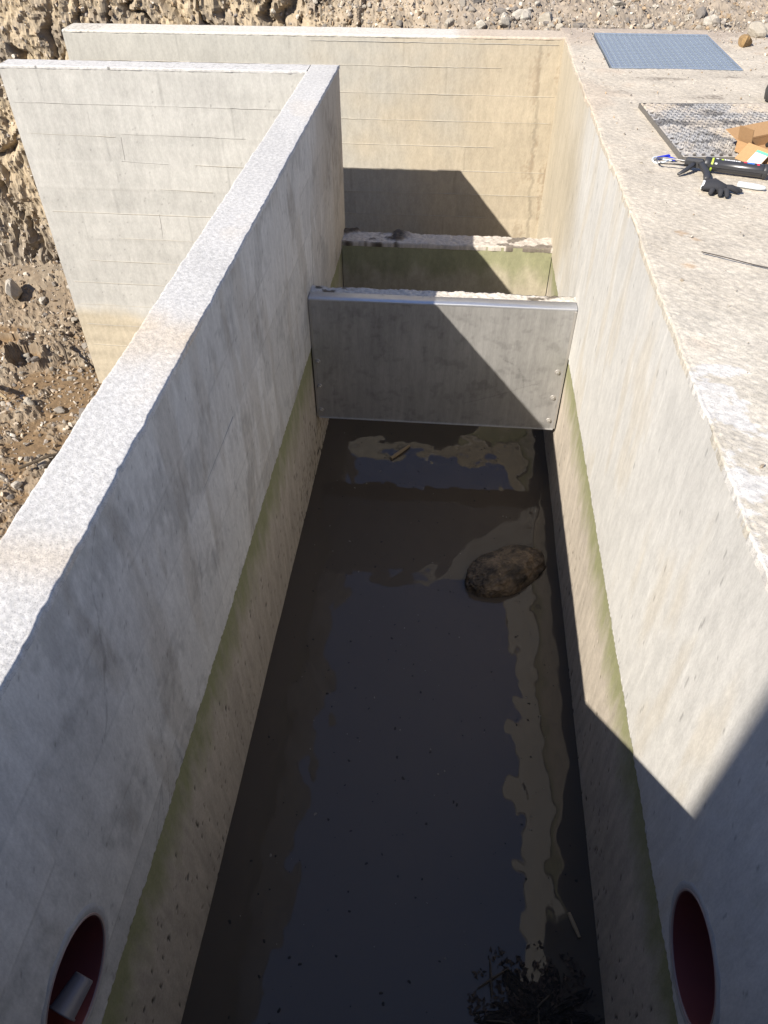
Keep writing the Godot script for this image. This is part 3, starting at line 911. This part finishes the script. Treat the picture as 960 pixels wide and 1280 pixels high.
# ---------------------------------------------------------------- pipes
func build_pipes() -> void:
	for k in 2:
		var right := k == 1
		var c: Array = PIPE_R if right else PIPE_L
		var sgn := 1.0 if right else -1.0
		var x0 := XR if right else XL
		var at := Vector3(x0, c[0], c[1])
		var t := thing("drain_pipe", "dark red plastic pipe mouth in the shaded foot of the white wall" if right else "dark red plastic pipe mouth holding a cup in the grey wall", "pipe", at)
		var r: float = c[2]
		var xf := lay(Vector3(sgn, 0, 0), Vector3.ZERO)
		var st := new_st(true)
		add_lathe(st, [Vector2(r + 0.004, 0.0), Vector2(r + 0.004, 1.5), Vector2(0.0, 1.5)], xf, 48)
		add_lathe(st, [Vector2(r - 0.003, 1.49), Vector2(r - 0.003, 0.0)], xf, 48)
		part("tube", done(st), M.pipe, t)
		st = new_st()
		add_lathe(st, [Vector2(r - 0.003, 0.002), Vector2(r - 0.002, -0.004), Vector2(r + 0.003, -0.005), Vector2(r + 0.005, -0.002), Vector2(r + 0.005, 0.01)], xf, 48)
		part("rim", done(st), M.pipe_rim, t)
		# mortar collar
		st = new_st(true)
		for i in 64:
			var a0 := TAU * i / 64
			var a1 := TAU * (i + 1) / 64
			var ring := func(a: float) -> Array:
				var o := r + 0.022 + 0.010 * n2.get_noise_2d(cos(a) * 1.0 + 5.0 * k, sin(a) * 1.0)
				var d := Vector3(0, cos(a), sin(a))
				return [d * (r + 0.004) - Vector3(sgn * 0.003, 0, 0), d * (r + 0.012) - Vector3(sgn * 0.0045, 0, 0), d * o - Vector3(sgn * 0.004, 0, 0), d * (o + 0.008) + Vector3(sgn * 0.006, 0, 0)]
			var A: Array = ring.call(a0)
			var B: Array = ring.call(a1)
			for q in 3:
				quad(st, A[q], A[q + 1], B[q + 1], B[q])
		part("mortar_collar", done(st), M.mortar, t)
	# the plastic cup lying in the left pipe
	var cup := new_st(true)
	var cxf := lay(Vector3(0.28, 0.10, -0.80), Vector3(XL - 0.045, PIPE_L[0] - PIPE_L[2] + 0.062, -0.40))
	add_lathe(cup, [Vector2(0.0, 0.092), Vector2(0.025, 0.092), Vector2(0.027, 0.09), Vector2(0.035, 0.006), Vector2(0.039, 0.004), Vector2(0.039, 0.0), Vector2(0.034, 0.0), Vector2(0.025, 0.088), Vector2(0.0, 0.088)], cxf, 28)
	tag(part("plastic_cup", done(cup), M.cup), "milky plastic cup lying in the pipe mouth", "cup")

# ---------------------------------------------------------------- grating
func build_grating() -> void:
	var x0 := 0.99
	var x1 := 1.84
	var z0 := -6.76
	var z1 := -5.71
	var t := thing("steel_grating", "blue-grey galvanised steel grating set flush in the slab", "grating", Vector3((x0 + x1) / 2.0, -0.05, (z0 + z1) / 2.0))
	var hx := (x1 - x0) / 2.0
	var hz := (z1 - z0) / 2.0
	var top := 0.05
	for q in [[0.0, hz - 0.006, x1 - x0, 0.012], [0.0, -hz + 0.006, x1 - x0, 0.012], [hx - 0.006, 0.0, 0.012, z1 - z0 - 0.024], [-hx + 0.006, 0.0, 0.012, z1 - z0 - 0.024]]:
		var st := new_st()
		add_box(st, Vector3(q[0], top - 0.012, q[1]), Vector3(q[2], 0.034, q[3]), Basis(), 0.002)
		part("frame_bar", done(st), M.galv, t)
	var st1 := new_st()
	add_box(st1, Vector3(0, top - 0.016, 0), Vector3(0.009, 0.034, z1 - z0 - 0.026), Basis(), 0.0012)
	var bar := done(st1)
	for i in 21:
		var b := part("bearing_bar", bar, M.galv, t)
		b.position.x = lerpf(-hx, hx, (i + 1) / 22.0)
	var st2 := new_st()
	add_box(st2, Vector3(0, top - 0.013, 0), Vector3(x1 - x0 - 0.026, 0.014, 0.008), Basis(), 0.002)
	var cross := done(st2)
	for i in 23:
		var b := part("cross_bar", cross, M.galv, t)
		b.position.z = lerpf(-hz, hz, (i + 1) / 24.0)

# ---------------------------------------------------------------- perforated tread plate
func build_mat() -> void:
	var t := thing("tread_plate", "mud-caked perforated metal tread plate lying on the slab", "tread plate", Vector3(1.50, 0.008, -4.385), deg_to_rad(4.2))
	var hx := 0.44
	var hz := 0.45
	var p := 0.043
	var hol := func(x: float, z: float) -> float:
		var r := floorf((z + hz) / p)
		var kx := fposmod((x + hx) / p + (0.5 if int(r) % 2 else 0.0), 1.0) - 0.5
		var kz := fposmod((z + hz) / p, 1.0) - 0.5
		return Vector2(kx, kz).length()
	var mud := func(x: float, z: float) -> float:
		return sstep(-0.05, 0.22, n2.get_noise_2d(x * 0.45 + 2.0, z * 0.45) + (x + 0.08) * 1.1 - (z + 0.05) * 0.7)
	var pf := func(u: float, v: float) -> Vector3:
		var d: float = hol.call(u, v)
		var m: float = mud.call(u, v)
		var e := minf(hx - absf(u), hz - absf(v))
		var y := 0.015 + n3.get_noise_2d(u * 2.0, v * 2.0) * 0.0025 + m * 0.005
		if e > 0.03:
			var gone := n2.get_noise_2d(u * 1.1 + 9.0, v * 1.1)
			y += (0.011 * exp(-pow((d - 0.33) / 0.10, 2.0))) * (1.0 - m * 0.75)
			if d < 0.24: y -= 0.014 * (1.0 if gone > -0.12 or m < 0.3 else 0.15)
		if e < 0.001: y = 0.0
		return Vector3(u, y, v)
	var cf := func(u: float, v: float, _p: Vector3) -> Color:
		var d: float = hol.call(u, v)
		var m: float = mud.call(u, v)
		var c := n3.get_noise_2d(u * 2.0, v * 2.0)
		var b := n2.get_noise_2d(u * 1.4, v * 1.4)
		var col := mixc(Color(0.33, 0.325, 0.32), Color(0.50, 0.43, 0.34), m)
		col = mixc(col, Color(0.42, 0.37, 0.31), sstep(-0.1, 0.3, b + c * 0.5) * 0.5)
		col = mixc(col, Color(0.07, 0.068, 0.07), sstep(0.12, 0.3, n2.get_noise_2d(u * 0.8, v * 2.0 + 12.0)) * (1.0 - m) * 0.75)
		if d < 0.25 and n2.get_noise_2d(u * 1.1 + 9.0, v * 1.1) > -0.12: col = Color(0.05, 0.042, 0.035)
		return col * (1.0 + c * 0.3)
	part("plate", sheet(joined([[-hx - 0.0005], span(-hx + 0.001, hx - 0.001, 0.0062), [hx + 0.0005]]), joined([[-hz - 0.0005], span(-hz + 0.001, hz - 0.001, 0.0062), [hz + 0.0005]]), pf, cf, Vector3.UP), M.slab, t)
	for s in [-1.0, 1.0]:
		var st := new_st()
		add_box(st, Vector3(s * (hx + 0.002), 0.005, 0), Vector3(0.006, 0.024, hz * 2.0))
		part("edge", done(st), M.mesh_dark, t)
		st = new_st()
		add_box(st, Vector3(0, 0.004, s * (hz + 0.002)), Vector3(hx * 2.0 - 0.004, 0.022, 0.006))
		part("edge", done(st), M.mesh_dark, t)

# ---------------------------------------------------------------- tools on the slab
func build_tools() -> void:
	# caulking gun: origin at the rear end of the barrel, x along the barrel
	var a := Vector3(1.165, 0.036, -3.775)
	var b := Vector3(1.425, 0.034, -3.690)
	var ax := (b - a).normalized()
	var g := thing("caulking_gun", "black caulking gun with a loaded cartridge and hooked rod on the slab", "caulking gun", Vector3(a.x, 0.0, a.z), atan2(-ax.z, ax.x))
	var L := (b - a).length()
	var y0 := 0.036
	var along := lay(Vector3.RIGHT, Vector3(0, y0, 0))
	var st := new_st(true)
	add_lathe(st, [Vector2(0.0, 0.0), Vector2(0.030, 0.0), Vector2(0.0315, 0.003), Vector2(0.0315, 0.022), Vector2(0.029, 0.024)], along, 28)
	part("end_cap", done(st), M.black, g)
	st = new_st(true)
	add_lathe(st, [Vector2(0.0, 0.02), Vector2(0.0285, 0.02), Vector2(0.0285, L - 0.02), Vector2(0.027, L - 0.012), Vector2(0.0, L - 0.012)], along, 28)
	var cart := part("cartridge", done(st), M.black_gloss, g)
	st = new_st(true)
	add_lathe(st, [Vector2(0.0292, 0.030), Vector2(0.0292, 0.038)], along, 28)
	part("lime_band", done(st), M.lime, cart)
	st = new_st(true)
	add_lathe(st, [Vector2(0.0, L - 0.013), Vector2(0.030, L - 0.013), Vector2(0.031, L - 0.008), Vector2(0.031, L + 0.004), Vector2(0.027, L + 0.008), Vector2(0.0, L + 0.008)], along, 28)
	part("front_ring", done(st), M.black, g)
	st = new_st(true)
	add_lathe(st, [Vector2(0.013, L + 0.006), Vector2(0.013, L + 0.02), Vector2(0.009, L + 0.024), Vector2(0.004, L + 0.13), Vector2(0.0, L + 0.13)], along, 16)
	part("nozzle", done(st), M.white, g)
	# printing on the cartridge: curved patches, 0.4 mm proud
	var patch := func(mat_: Material, x0: float, x1: float, a0: float, a1: float) -> void:
		var ps := new_st(true)
		for i in 6:
			var q0 := lerpf(a0, a1, i / 6.0)
			var q1 := lerpf(a0, a1, (i + 1) / 6.0)
			quad(ps, Vector3(x0, y0 + cos(q0) * 0.0289, sin(q0) * 0.0289), Vector3(x1, y0 + cos(q0) * 0.0289, sin(q0) * 0.0289), Vector3(x1, y0 + cos(q1) * 0.0289, sin(q1) * 0.0289), Vector3(x0, y0 + cos(q1) * 0.0289, sin(q1) * 0.0289))
		part("print", done(ps), mat_, cart)
	patch.call(M.white, 0.046, 0.058, -0.25, 0.15)
	patch.call(M.lime, 0.070, 0.080, -0.1, 0.30)
	var lx := 0.083
	for w in [0.009, 0.006, 0.010, 0.008, 0.005, 0.011, 0.008, 0.006, 0.009]:
		patch.call(M.white, lx, lx + w * 0.78, -0.05 if w < 0.0085 else -0.16, 0.26)
		lx += w
	patch.call(M.red_print, 0.168, 0.182, -0.1, 0.32)
	patch.call(M.blue_print, 0.184, 0.215, 0.0, 0.40)
	patch.call(M.white, 0.046, 0.056, 0.95, 1.15)
	patch.call(M.red_print, 0.226, 0.238, 0.1, 0.5)
	for q in [-1.0, 1.0]:
		st = new_st()
		add_box(st, Vector3(L / 2.0, y0 + 0.004, q * 0.0305), Vector3(L, 0.012, 0.003))
		part("cradle_rail", done(st), M.black, g)
	# rod with the hook bent back at its end
	st = new_st(true)
	add_tube(st, [Vector3(0.0, y0, 0), Vector3(-0.10, y0, -0.004), Vector3(-0.190, y0, -0.010), Vector3(-0.215, y0 - 0.002, -0.004), Vector3(-0.219, y0 - 0.006, 0.012), Vector3(-0.208, y0 - 0.012, 0.026), Vector3(-0.19, y0 - 0.014, 0.028)], [0.004, 0.004, 0.004, 0.004, 0.004, 0.004, 0.004], 8)
	part("rod", done(st), M.rod, g)
	st = new_st(true)
	add_tube(st, [Vector3(-0.07, y0 - 0.008, 0.024), Vector3(-0.14, y0 - 0.012, 0.026), Vector3(-0.20, y0 - 0.016, 0.030)], [0.0035, 0.0035, 0.003], 8)
	part("release_lever", done(st), M.dark_metal, g)
	# body, grip and trigger
	st = new_st()
	add_box(st, Vector3(-0.045, y0, 0.004), Vector3(0.085, 0.036, 0.032), Basis(), 0.008)
	part("body", done(st), M.black, g)
	st = new_st(true)
	add_tube(st, [Vector3(-0.015, y0, 0.0), Vector3(0.0, y0 - 0.002, 0.04), Vector3(0.022, y0 - 0.012, 0.085), Vector3(0.030, y0 - 0.018, 0.125), Vector3(0.028, y0 - 0.020, 0.15)], [0.019, 0.017, 0.016, 0.017, 0.012], 12, 0.8)
	part("grip", done(st), M.black, g)
	st = new_st(true)
	add_tube(st, [Vector3(-0.045, y0, 0.0), Vector3(-0.052, y0 - 0.004, 0.045), Vector3(-0.075, y0 - 0.014, 0.09), Vector3(-0.098, y0 - 0.022, 0.125)], [0.014, 0.012, 0.011, 0.007], 10, 0.8)
	part("trigger", done(st), M.black, g)
	# crumpled work glove
	var gl := thing("work_glove", "crumpled black work glove with a white cuff edge beside the gun", "glove", Vector3(1.165, 0.0, -3.515), deg_to_rad(-10))
	gl.scale = Vector3(0.86, 0.86, 0.86)
	st = new_st(true)
	add_tube(st, [Vector3(-0.065, 0.022, -0.012), Vector3(-0.045, 0.028, -0.006), Vector3(0.0, 0.032, 0.0), Vector3(0.038, 0.024, 0.006), Vector3(0.05, 0.018, 0.008)], [0.036, 0.040, 0.044, 0.036, 0.020], 14, 0.55)
	for f in [[Vector3(0.03, 0.02, -0.016), Vector3(0.075, 0.026, -0.012), Vector3(0.125, 0.014, -0.006)], [Vector3(0.035, 0.02, 0.002), Vector3(0.070, 0.03, 0.010), Vector3(0.108, 0.014, 0.008)], [Vector3(0.03, 0.018, 0.018), Vector3(0.05, 0.026, 0.048), Vector3(0.052, 0.012, 0.085)], [Vector3(0.012, 0.018, 0.024), Vector3(0.022, 0.024, 0.056), Vector3(0.018, 0.010, 0.078)], [Vector3(-0.01, 0.018, 0.026), Vector3(-0.022, 0.024, 0.050), Vector3(-0.030, 0.011, 0.066)]]:
		add_tube(st, f + [f[2] + (f[2] - f[1]) * 0.15], [0.015, 0.0135, 0.011, 0.004], 10)
	part("hand", done(st), M.glove, gl)
	st = new_st(true)
	add_lathe(st, [Vector2(0.030, -0.004), Vector2(0.036, 0.0), Vector2(0.034, 0.010), Vector2(0.029, 0.006)], lay(Vector3(-1, 0.12, -0.15), Vector3(-0.062, 0.026, -0.012)) * Transform3D(Basis().scaled(Vector3(1, 1, 0.6)), Vector3.ZERO), 20)
	part("cuff", done(st), M.white, gl)
	st = new_st(true)
	add_tube(st, [Vector3(-0.06, 0.040, -0.022), Vector3(-0.01, 0.050, -0.026), Vector3(0.03, 0.038, -0.028)], [0.012, 0.016, 0.006], 8, 0.6)
	part("folded_cuff", done(st), M.glove, gl)
	# clear nozzle tube
	st = new_st(true)
	var tx := lay(Vector3(0.104, 0.0, 0.045), Vector3(1.28, 0.0125, -3.588))
	add_lathe(st, [Vector2(0.0, 0.0), Vector2(0.012, 0.0), Vector2(0.0122, 0.085), Vector2(0.010, 0.10), Vector2(0.007, 0.118), Vector2(0.0, 0.118)], tx, 18)
	tag(part("spare_nozzle", done(st), M.frost), "milky spare nozzle lying beside the cartridge", "nozzle")
	# safety goggles-like clear loop with a blue clip
	var tie := thing("packing_strap", "loop of clear plastic with a bright blue clip by the tread plate", "strap", Vector3(1.0, 0.0, -3.90))
	st = new_st(true)
	var lp := []
	var lr := []
	for i in 15:
		var q := TAU * i / 16.0 + 0.9
		lp.append(Vector3(-0.005 + cos(q) * 0.045, 0.010 + 0.006 * sin(q * 2.0), sin(q) * 0.03 + 0.012))
		lr.append(0.0045)
	add_tube(st, lp, lr, 8)
	part("loop", done(st), M.frost, tie)
	st = new_st()
	add_box(st, Vector3(0.008, 0.016, -0.022), Vector3(0.075, 0.010, 0.012), Basis(Vector3.UP, 0.55), 0.003)
	add_box(st, Vector3(0.045, 0.014, -0.004), Vector3(0.040, 0.010, 0.012), Basis(Vector3.UP, -0.8), 0.003)
	part("clip", done(st), M.blue, tie)
	# opened carton
	var bx := thing("cardboard_box", "opened brown cardboard box with a white and green label on its flap", "box", Vector3(1.535, 0.033, -3.95), deg_to_rad(32))
	var hw := 0.15
	var hd := 0.11
	var hh := 0.05
	var pane := func(called: String, c: Vector3, s: Vector3, rot: Basis, m: Material) -> MeshInstance3D:
		var ps := new_st()
		add_box(ps, Vector3.ZERO, s)
		var o := part(called, done(ps), m, bx)
		o.transform = Transform3D(rot, c)
		return o
	pane.call("bottom", Vector3(0, 0.004, 0), Vector3(hw * 2, 0.004, hd * 2), Basis(), M.card)
	pane.call("side", Vector3(-hw, hh / 2 + 0.004, 0), Vector3(0.004, hh, hd * 2), Basis(), M.card)
	pane.call("side", Vector3(hw, hh / 2 + 0.004, 0), Vector3(0.004, hh, hd * 2), Basis(), M.card)
	pane.call("side", Vector3(0, hh / 2 + 0.004, -hd), Vector3(hw * 2 - 0.004, hh, 0.004), Basis(), M.card)
	pane.call("side", Vector3(0, hh / 2 + 0.004, hd), Vector3(hw * 2 - 0.004, hh, 0.004), Basis(), M.card)
	var f1: MeshInstance3D = pane.call("flap", Vector3(-hw - 0.035, hh - 0.02, 0.03), Vector3(0.09, 0.003, hd * 1.3), Basis(Vector3.BACK, 0.75), M.card)
	pane.call("flap", Vector3(-hw + 0.008, hh + 0.033, -hd + 0.03), Vector3(0.003, 0.068, 0.085), Basis(Vector3.BACK, 0.2), M.card_dark)
	pane.call("flap", Vector3(0, hh - 0.01, hd + 0.05), Vector3(hw * 2 - 0.01, 0.003, 0.11), Basis(Vector3.RIGHT, 0.35), M.card)
	pane.call("flap", Vector3(0, hh + 0.012, -hd - 0.045), Vector3(hw * 2 - 0.01, 0.10, 0.003), Basis(Vector3.RIGHT, -1.25), M.card)
	st = new_st()
	add_box(st, Vector3(-0.012, 0.0022, 0.035), Vector3(0.055, 0.001, 0.07))
	part("label", done(st), M.white, f1)
	st = new_st()
	add_box(st, Vector3(0.022, 0.0024, 0.035), Vector3(0.012, 0.001, 0.07))
	part("label_stripe", done(st), M.green_print, f1)
	# dark cone-shaped cup standing in the box
	st = new_st(true)
	add_lathe(st, [Vector2(0.0, 0.0), Vector2(0.008, 0.002), Vector2(0.040, 0.075), Vector2(0.042, 0.10), Vector2(0.045, 0.10), Vector2(0.045, 0.106), Vector2(0.038, 0.106), Vector2(0.034, 0.07), Vector2(0.0, 0.06)], lay(Vector3(0.8, 0.45, 0.15), Vector3(1.475, 0.072, -3.935)), 24)
	tag(part("funnel", done(st), M.dark_metal), "dark grey funnel resting in the opened cardboard box", "funnel")
	# dark rounded case at the frame's edge
	st = new_st(true)
	add_lathe(st, [Vector2(0.0, 0.0), Vector2(0.06, 0.0), Vector2(0.075, 0.012), Vector2(0.08, 0.06), Vector2(0.072, 0.11), Vector2(0.05, 0.135), Vector2(0.0, 0.14)], Transform3D(Basis().scaled(Vector3(1.5, 1.0, 1.0)), Vector3(1.885, 0.003, -4.98)), 24)
	tag(part("canister", done(st), M.black), "squat black rounded canister standing behind the tread plate", "canister")
	# thin wire on the slab
	st = new_st(true)
	var wp := []
	var wr := []
	for i in 17:
		var q := i / 16.0
		wp.append(Vector3(lerpf(0.962, 1.42, q), 0.0115 + 0.003 * sin(q * 9.0), lerpf(-2.85, -2.62, q) + 0.012 * sin(q * 6.0)))
		wr.append(0.0021)
	add_tube(st, wp, wr, 6)
	tag(part("tie_wire", done(st), M.wire), "thin dark tie wire lying across the slab", "wire")

# ---------------------------------------------------------------- things in the channel
func build_channel_things() -> void:
	# boulder
	var c := Vector3(0.425, WATER + 0.0, -3.0)
	var ang := atan2(0.33, 0.49)
	var b := Basis(Vector3.UP, ang)
	var pf := func(u: float, v: float) -> Vector3:
		var d := Vector3(cos(u) * cos(v), sin(v), sin(u) * cos(v))
		var q := Vector3(d.x * 0.30, d.y * 0.14, d.z * 0.155)
		q *= 1.0 - 0.22 * sstep(0.1, 1.0, -d.x) * (1.0 - absf(d.x) * 0.3)
		q.x -= 0.02 * (1.0 - d.x * d.x)
		var f := n1.get_noise_3d(d.x * 1.2, d.y * 1.2, d.z * 1.2) * 0.07 + n2.get_noise_3d(d.x * 0.8, d.y * 0.8, d.z * 0.8) * 0.06 + n3.get_noise_3d(d.x * 0.9, d.y * 0.9, d.z * 0.9) * 0.035
		return b * (q * (1.0 + f))
	var cf := func(_u: float, _v: float, p: Vector3) -> Color:
		var a := n1.get_noise_3d(p.x * 6.0 + 4.0, p.y * 6.0, p.z * 6.0)
		var m := n2.get_noise_3d(p.x * 5.0, p.y * 5.0, p.z * 5.0 + 9.0)
		var s := n3.get_noise_3d(p.x * 3.6, p.y * 3.6, p.z * 3.6 + 5.0)
		var col := mixc(Color(0.055, 0.042, 0.030), Color(0.33, 0.24, 0.15), 0.36 + a * 0.6 + m * 0.6)
		col *= 1.0 + s * 0.6
		return col
	var o := part("boulder", sheet(span(0.0, TAU, 0.035), span(-PI / 2.0, PI / 2.0, 0.035), pf, cf, Vector3(0, 0, 1)), M.boulder)
	o.position = c
	tag(o, "shaggy dark brown boulder lying half sunk in the murky water", "boulder")
	# sticks and scraps afloat
	for q in [[Vector3(-0.335, WATER + 0.008, -4.02), Vector3(-0.215, WATER + 0.012, -4.17), 0.012, "pale wooden stick afloat under the steel baffle"], [Vector3(0.655, WATER + 0.006, -1.13), Vector3(0.69, WATER + 0.010, -1.04), 0.008, "short pale stick afloat beside the leaf litter"]]:
		var st := new_st()
		add_tube(st, [q[0], (q[0] + q[1]) * 0.5 + Vector3(0, 0.002, 0.003), q[1]], [q[2], q[2] * 1.1, q[2] * 0.8], 7)
		tag(part("stick", done(st), M.wood), q[3], "stick", "sticks afloat")
	# leaf litter at the near end
	var mm := MultiMesh.new()
	mm.transform_format = MultiMesh.TRANSFORM_3D
	mm.use_colors = true
	var lf := new_st()
	for k in 2:
		var y := 0.06 if k == 0 else -0.02
		tri(lf, Vector3(-1, 0, 0), Vector3(0, 0.12, 0.42 if k == 0 else -0.42), Vector3(1, y, 0))
	mm.mesh = done(lf)
	mm.instance_count = 1600
	for i in 1600:
		var ra := sqrt(rng.randf())
		var an: float = rng.randf() * TAU
		if n2.get_noise_2d(cos(an) * ra * 0.7, sin(an) * ra * 0.7) + 0.5 * (0.55 - ra) + rng.randf() * 0.15 < 0.0:
			ra *= 0.35
		var p := Vector3(0.50 + cos(an) * ra * 0.26, WATER + 0.002 + rng.randf() * 0.014 * (1.0 - ra), -0.78 + sin(an) * ra * 0.24)
		var s := 0.004 + 0.013 * pow(rng.randf(), 1.6)
		mm.set_instance_transform(i, Transform3D(Basis.from_euler(Vector3(rng.randfn() * 0.35, rng.randf() * TAU, rng.randfn() * 0.35)).scaled(Vector3(s, s, s)), p))
		var k := rng.randf_range(0.5, 1.6)
		mm.set_instance_color(i, Color(0.048 * k, 0.034 * k, 0.024 * k))
	var l := MultiMeshInstance3D.new()
	l.multimesh = mm
	l.material_override = M.pebble
	l.name = "leaf_litter"
	add_child(l)
	tag(l, "raft of dark wet leaf litter afloat by the near end", "leaf litter", "", "stuff")
	var clump_p := func(u: float, v: float) -> Vector3:
		var k := 1.0 + n2.get_noise_2d(cos(u) * 0.5, sin(u) * 0.5) * 0.9
		var x := cos(u) * v * 0.22 * k
		var z := sin(u) * v * 0.17 * k
		return Vector3(x, -0.006 + 0.022 * (1.0 - v * v) + n3.get_noise_2d(x * 2.0, z * 2.0) * 0.012, z)
	var clump := part("mud_clump", sheet(span(0.0, TAU, 0.07), span(0.02, 1.0, 0.04), clump_p, func(_u: float, _v: float, p: Vector3) -> Color: return Color(0.04, 0.032, 0.024) * (1.0 + n3.get_noise_2d(p.x * 3.0, p.z * 3.0) * 0.7), Vector3.UP, null, true), M.soil)
	clump.position = Vector3(0.52, WATER, -0.74)
	tag(clump, "low dark clump of mud under the raft of leaf litter", "mud")
	for i in 7:
		var st := new_st()
		var p := Vector3(rng.randf_range(0.32, 0.68), WATER + 0.01, rng.randf_range(-0.96, -0.66))
		var an: float = rng.randf() * TAU
		var d := Vector3(cos(an), 0, sin(an)) * rng.randf_range(0.05, 0.1)
		add_tube(st, [p - d, p + Vector3(0, 0.008, 0), p + d], [0.002, 0.004, 0.003], 6)
		tag(part("twig", done(st), M.bark), "thin dark twig caught in the raft of leaf litter", "twig", "twigs in the leaf litter")
	# specks of scum
	var sm := MultiMesh.new()
	sm.transform_format = MultiMesh.TRANSFORM_3D
	sm.use_colors = true
	sm.mesh = stone_mesh(5, 1)
	sm.instance_count = 520
	for i in 520:
		var s := 0.0015 + 0.006 * pow(rng.randf(), 2.0)
		var p := Vector3(rng.randf_range(XL + 0.04, XR - 0.04), WATER + 0.0005, rng.randf_range(-4.6, -0.6))
		sm.set_instance_transform(i, Transform3D(Basis(Vector3.UP, rng.randf() * TAU).scaled_local(Vector3(s * rng.randf_range(1.0, 2.4), 0.0012, s)), p))
		var k := 0.14 if rng.randf() < 0.22 else 0.018
		sm.set_instance_color(i, Color(k, k * 0.88, k * 0.7))
	var so := MultiMeshInstance3D.new()
	so.multimesh = sm
	so.material_override = M.pebble
	so.name = "floating_specks"
	add_child(so)
	tag(so, "specks of scum and chaff drifting on the dark water", "scum", "", "stuff")

# ---------------------------------------------------------------- single stones
func build_stones() -> void:
	var kinds := []
	for k in 6:
		kinds.append(stone_mesh(100 + k * 7, 2))
	var put := func(p: Vector3, s: Vector3, k: int, label: String, group: String) -> void:
		var o := MeshInstance3D.new()
		o.mesh = kinds[rng.randi() % 6]
		o.material_override = M["stone%d" % k]
		o.name = numbered("stone")
		add_child(o)
		o.transform = Transform3D(Basis.from_euler(Vector3(rng.randfn() * 0.3, rng.randf() * TAU, rng.randfn() * 0.3)).scaled_local(s), p + Vector3(0, s.y * 0.35, 0))
		tag(o, label, "stone", group)
	put.call(Vector3(1.93, 0.0, -7.08), Vector3(0.11, 0.08, 0.09), 4, "largest pale stone lying behind the steel grating", "")
	put.call(Vector3(2.03, 0.0, -6.43), Vector3(0.085, 0.07, 0.08), 3, "ochre stone lying by the corner of the steel grating", "")
	put.call(Vector3(-4.46, -2.36, -6.68), Vector3(0.15, 0.12, 0.11), 4, "large pale stone at the foot of the cut loam face", "")
	put.call(Vector3(2.18, 0.0, -6.75), Vector3(0.10, 0.07, 0.08), 0, "tan stone on the slab edge past the ochre stone", "")
	put.call(Vector3(2.22, -0.01, -6.3), Vector3(0.09, 0.06, 0.08), 1, "brown stone on the slab beside the ochre stone", "")
	for i in 70:
		var x := rng.randf_range(-0.9, 0.9) if i < 46 else rng.randf_range(0.6, 2.7)
		var t := 0.25 + rng.randf_range(0.03, 0.20)
		var p := cliff_p(x, t)
		var s := 0.03 + 0.045 * pow(rng.randf(), 2.0)
		put.call(p - Vector3(0, s * 0.1, 0), Vector3(s * rng.randf_range(0.9, 1.4), s * rng.randf_range(0.6, 0.9), s), [0, 0, 1, 2, 4][rng.randi() % 5], "angular stone bedded in the rubble bank behind the end wall", "stones in the rubble bank")
	for i in 48:
		var x := rng.randf_range(-4.9, -2.2)
		var z := rng.randf_range(-7.0, -3.4)
		if x > XW - 0.1 and z < ZT + 0.1: continue
		var s := rng.randf_range(0.03, 0.065)
		put.call(Vector3(x, pit_y(x, z), z), Vector3(s * rng.randf_range(0.9, 1.4), s * rng.randf_range(0.6, 0.9), s), [0, 1, 2, 4, 1][rng.randi() % 5], "stone lying in the mud of the pit", "stones in the pit mud")
	for q in [[Vector3(-3.72, -2.46, -5.95), Vector3(-3.42, -2.40, -5.5), 0.014, M.bark, "dark root sticking out of the pit mud"], [Vector3(-4.15, -2.44, -5.2), Vector3(-3.78, -2.46, -5.0), 0.02, M.wood, "pale length of timber lying in the pit mud"], [Vector3(-3.25, -2.45, -4.1), Vector3(-2.9, -2.44, -4.35), 0.012, M.bark, "dark twig in the mud next to the grey channel wall"]]:
		var st := new_st()
		add_tube(st, [q[0], (q[0] + q[1]) * 0.5 + Vector3(0.02, 0.03, 0), q[1]], [q[2], q[2], q[2] * 0.6], 7)
		tag(part("branch", done(st), q[3]), q[4], "branch", "branches in the pit")

# ---------------------------------------------------------------- behind the camera: what casts the near shadows
func build_behind() -> void:
	var d := thing("deck_slab", "concrete deck closing the near end of the channel", "deck", Vector3(0, -2.6, 0.4))
	var st := new_st()
	add_box(st, Vector3((XL + XR) / 2.0, 1.28, 0.42), Vector3(XR - XL, 2.58, 1.0))
	part("wall", done(st), M.render, d)
	st = new_st()
	add_box(st, Vector3((XL + XR) / 2.0 - 0.05, 2.615, 0.31), Vector3(XR - XL + 0.5, 0.10, 1.77), Basis(), 0.004)
	part("cover", done(st), M.render, d)
	var h := thing("concrete_pier", "tall plain concrete pier standing behind the near deck", "pier", Vector3(-1.83, -2.6, 3.18))
	st = new_st()
	add_box(st, Vector3(0, 3.3, 0), Vector3(1.28, 6.6, 1.28))
	part("shaft", done(st), M.render, h)
	st = new_st()
	add_box(st, Vector3(0, 6.66, 0), Vector3(1.27, 0.12, 1.27), Basis(), 0.02)
	part("cap", done(st), M.render, h)
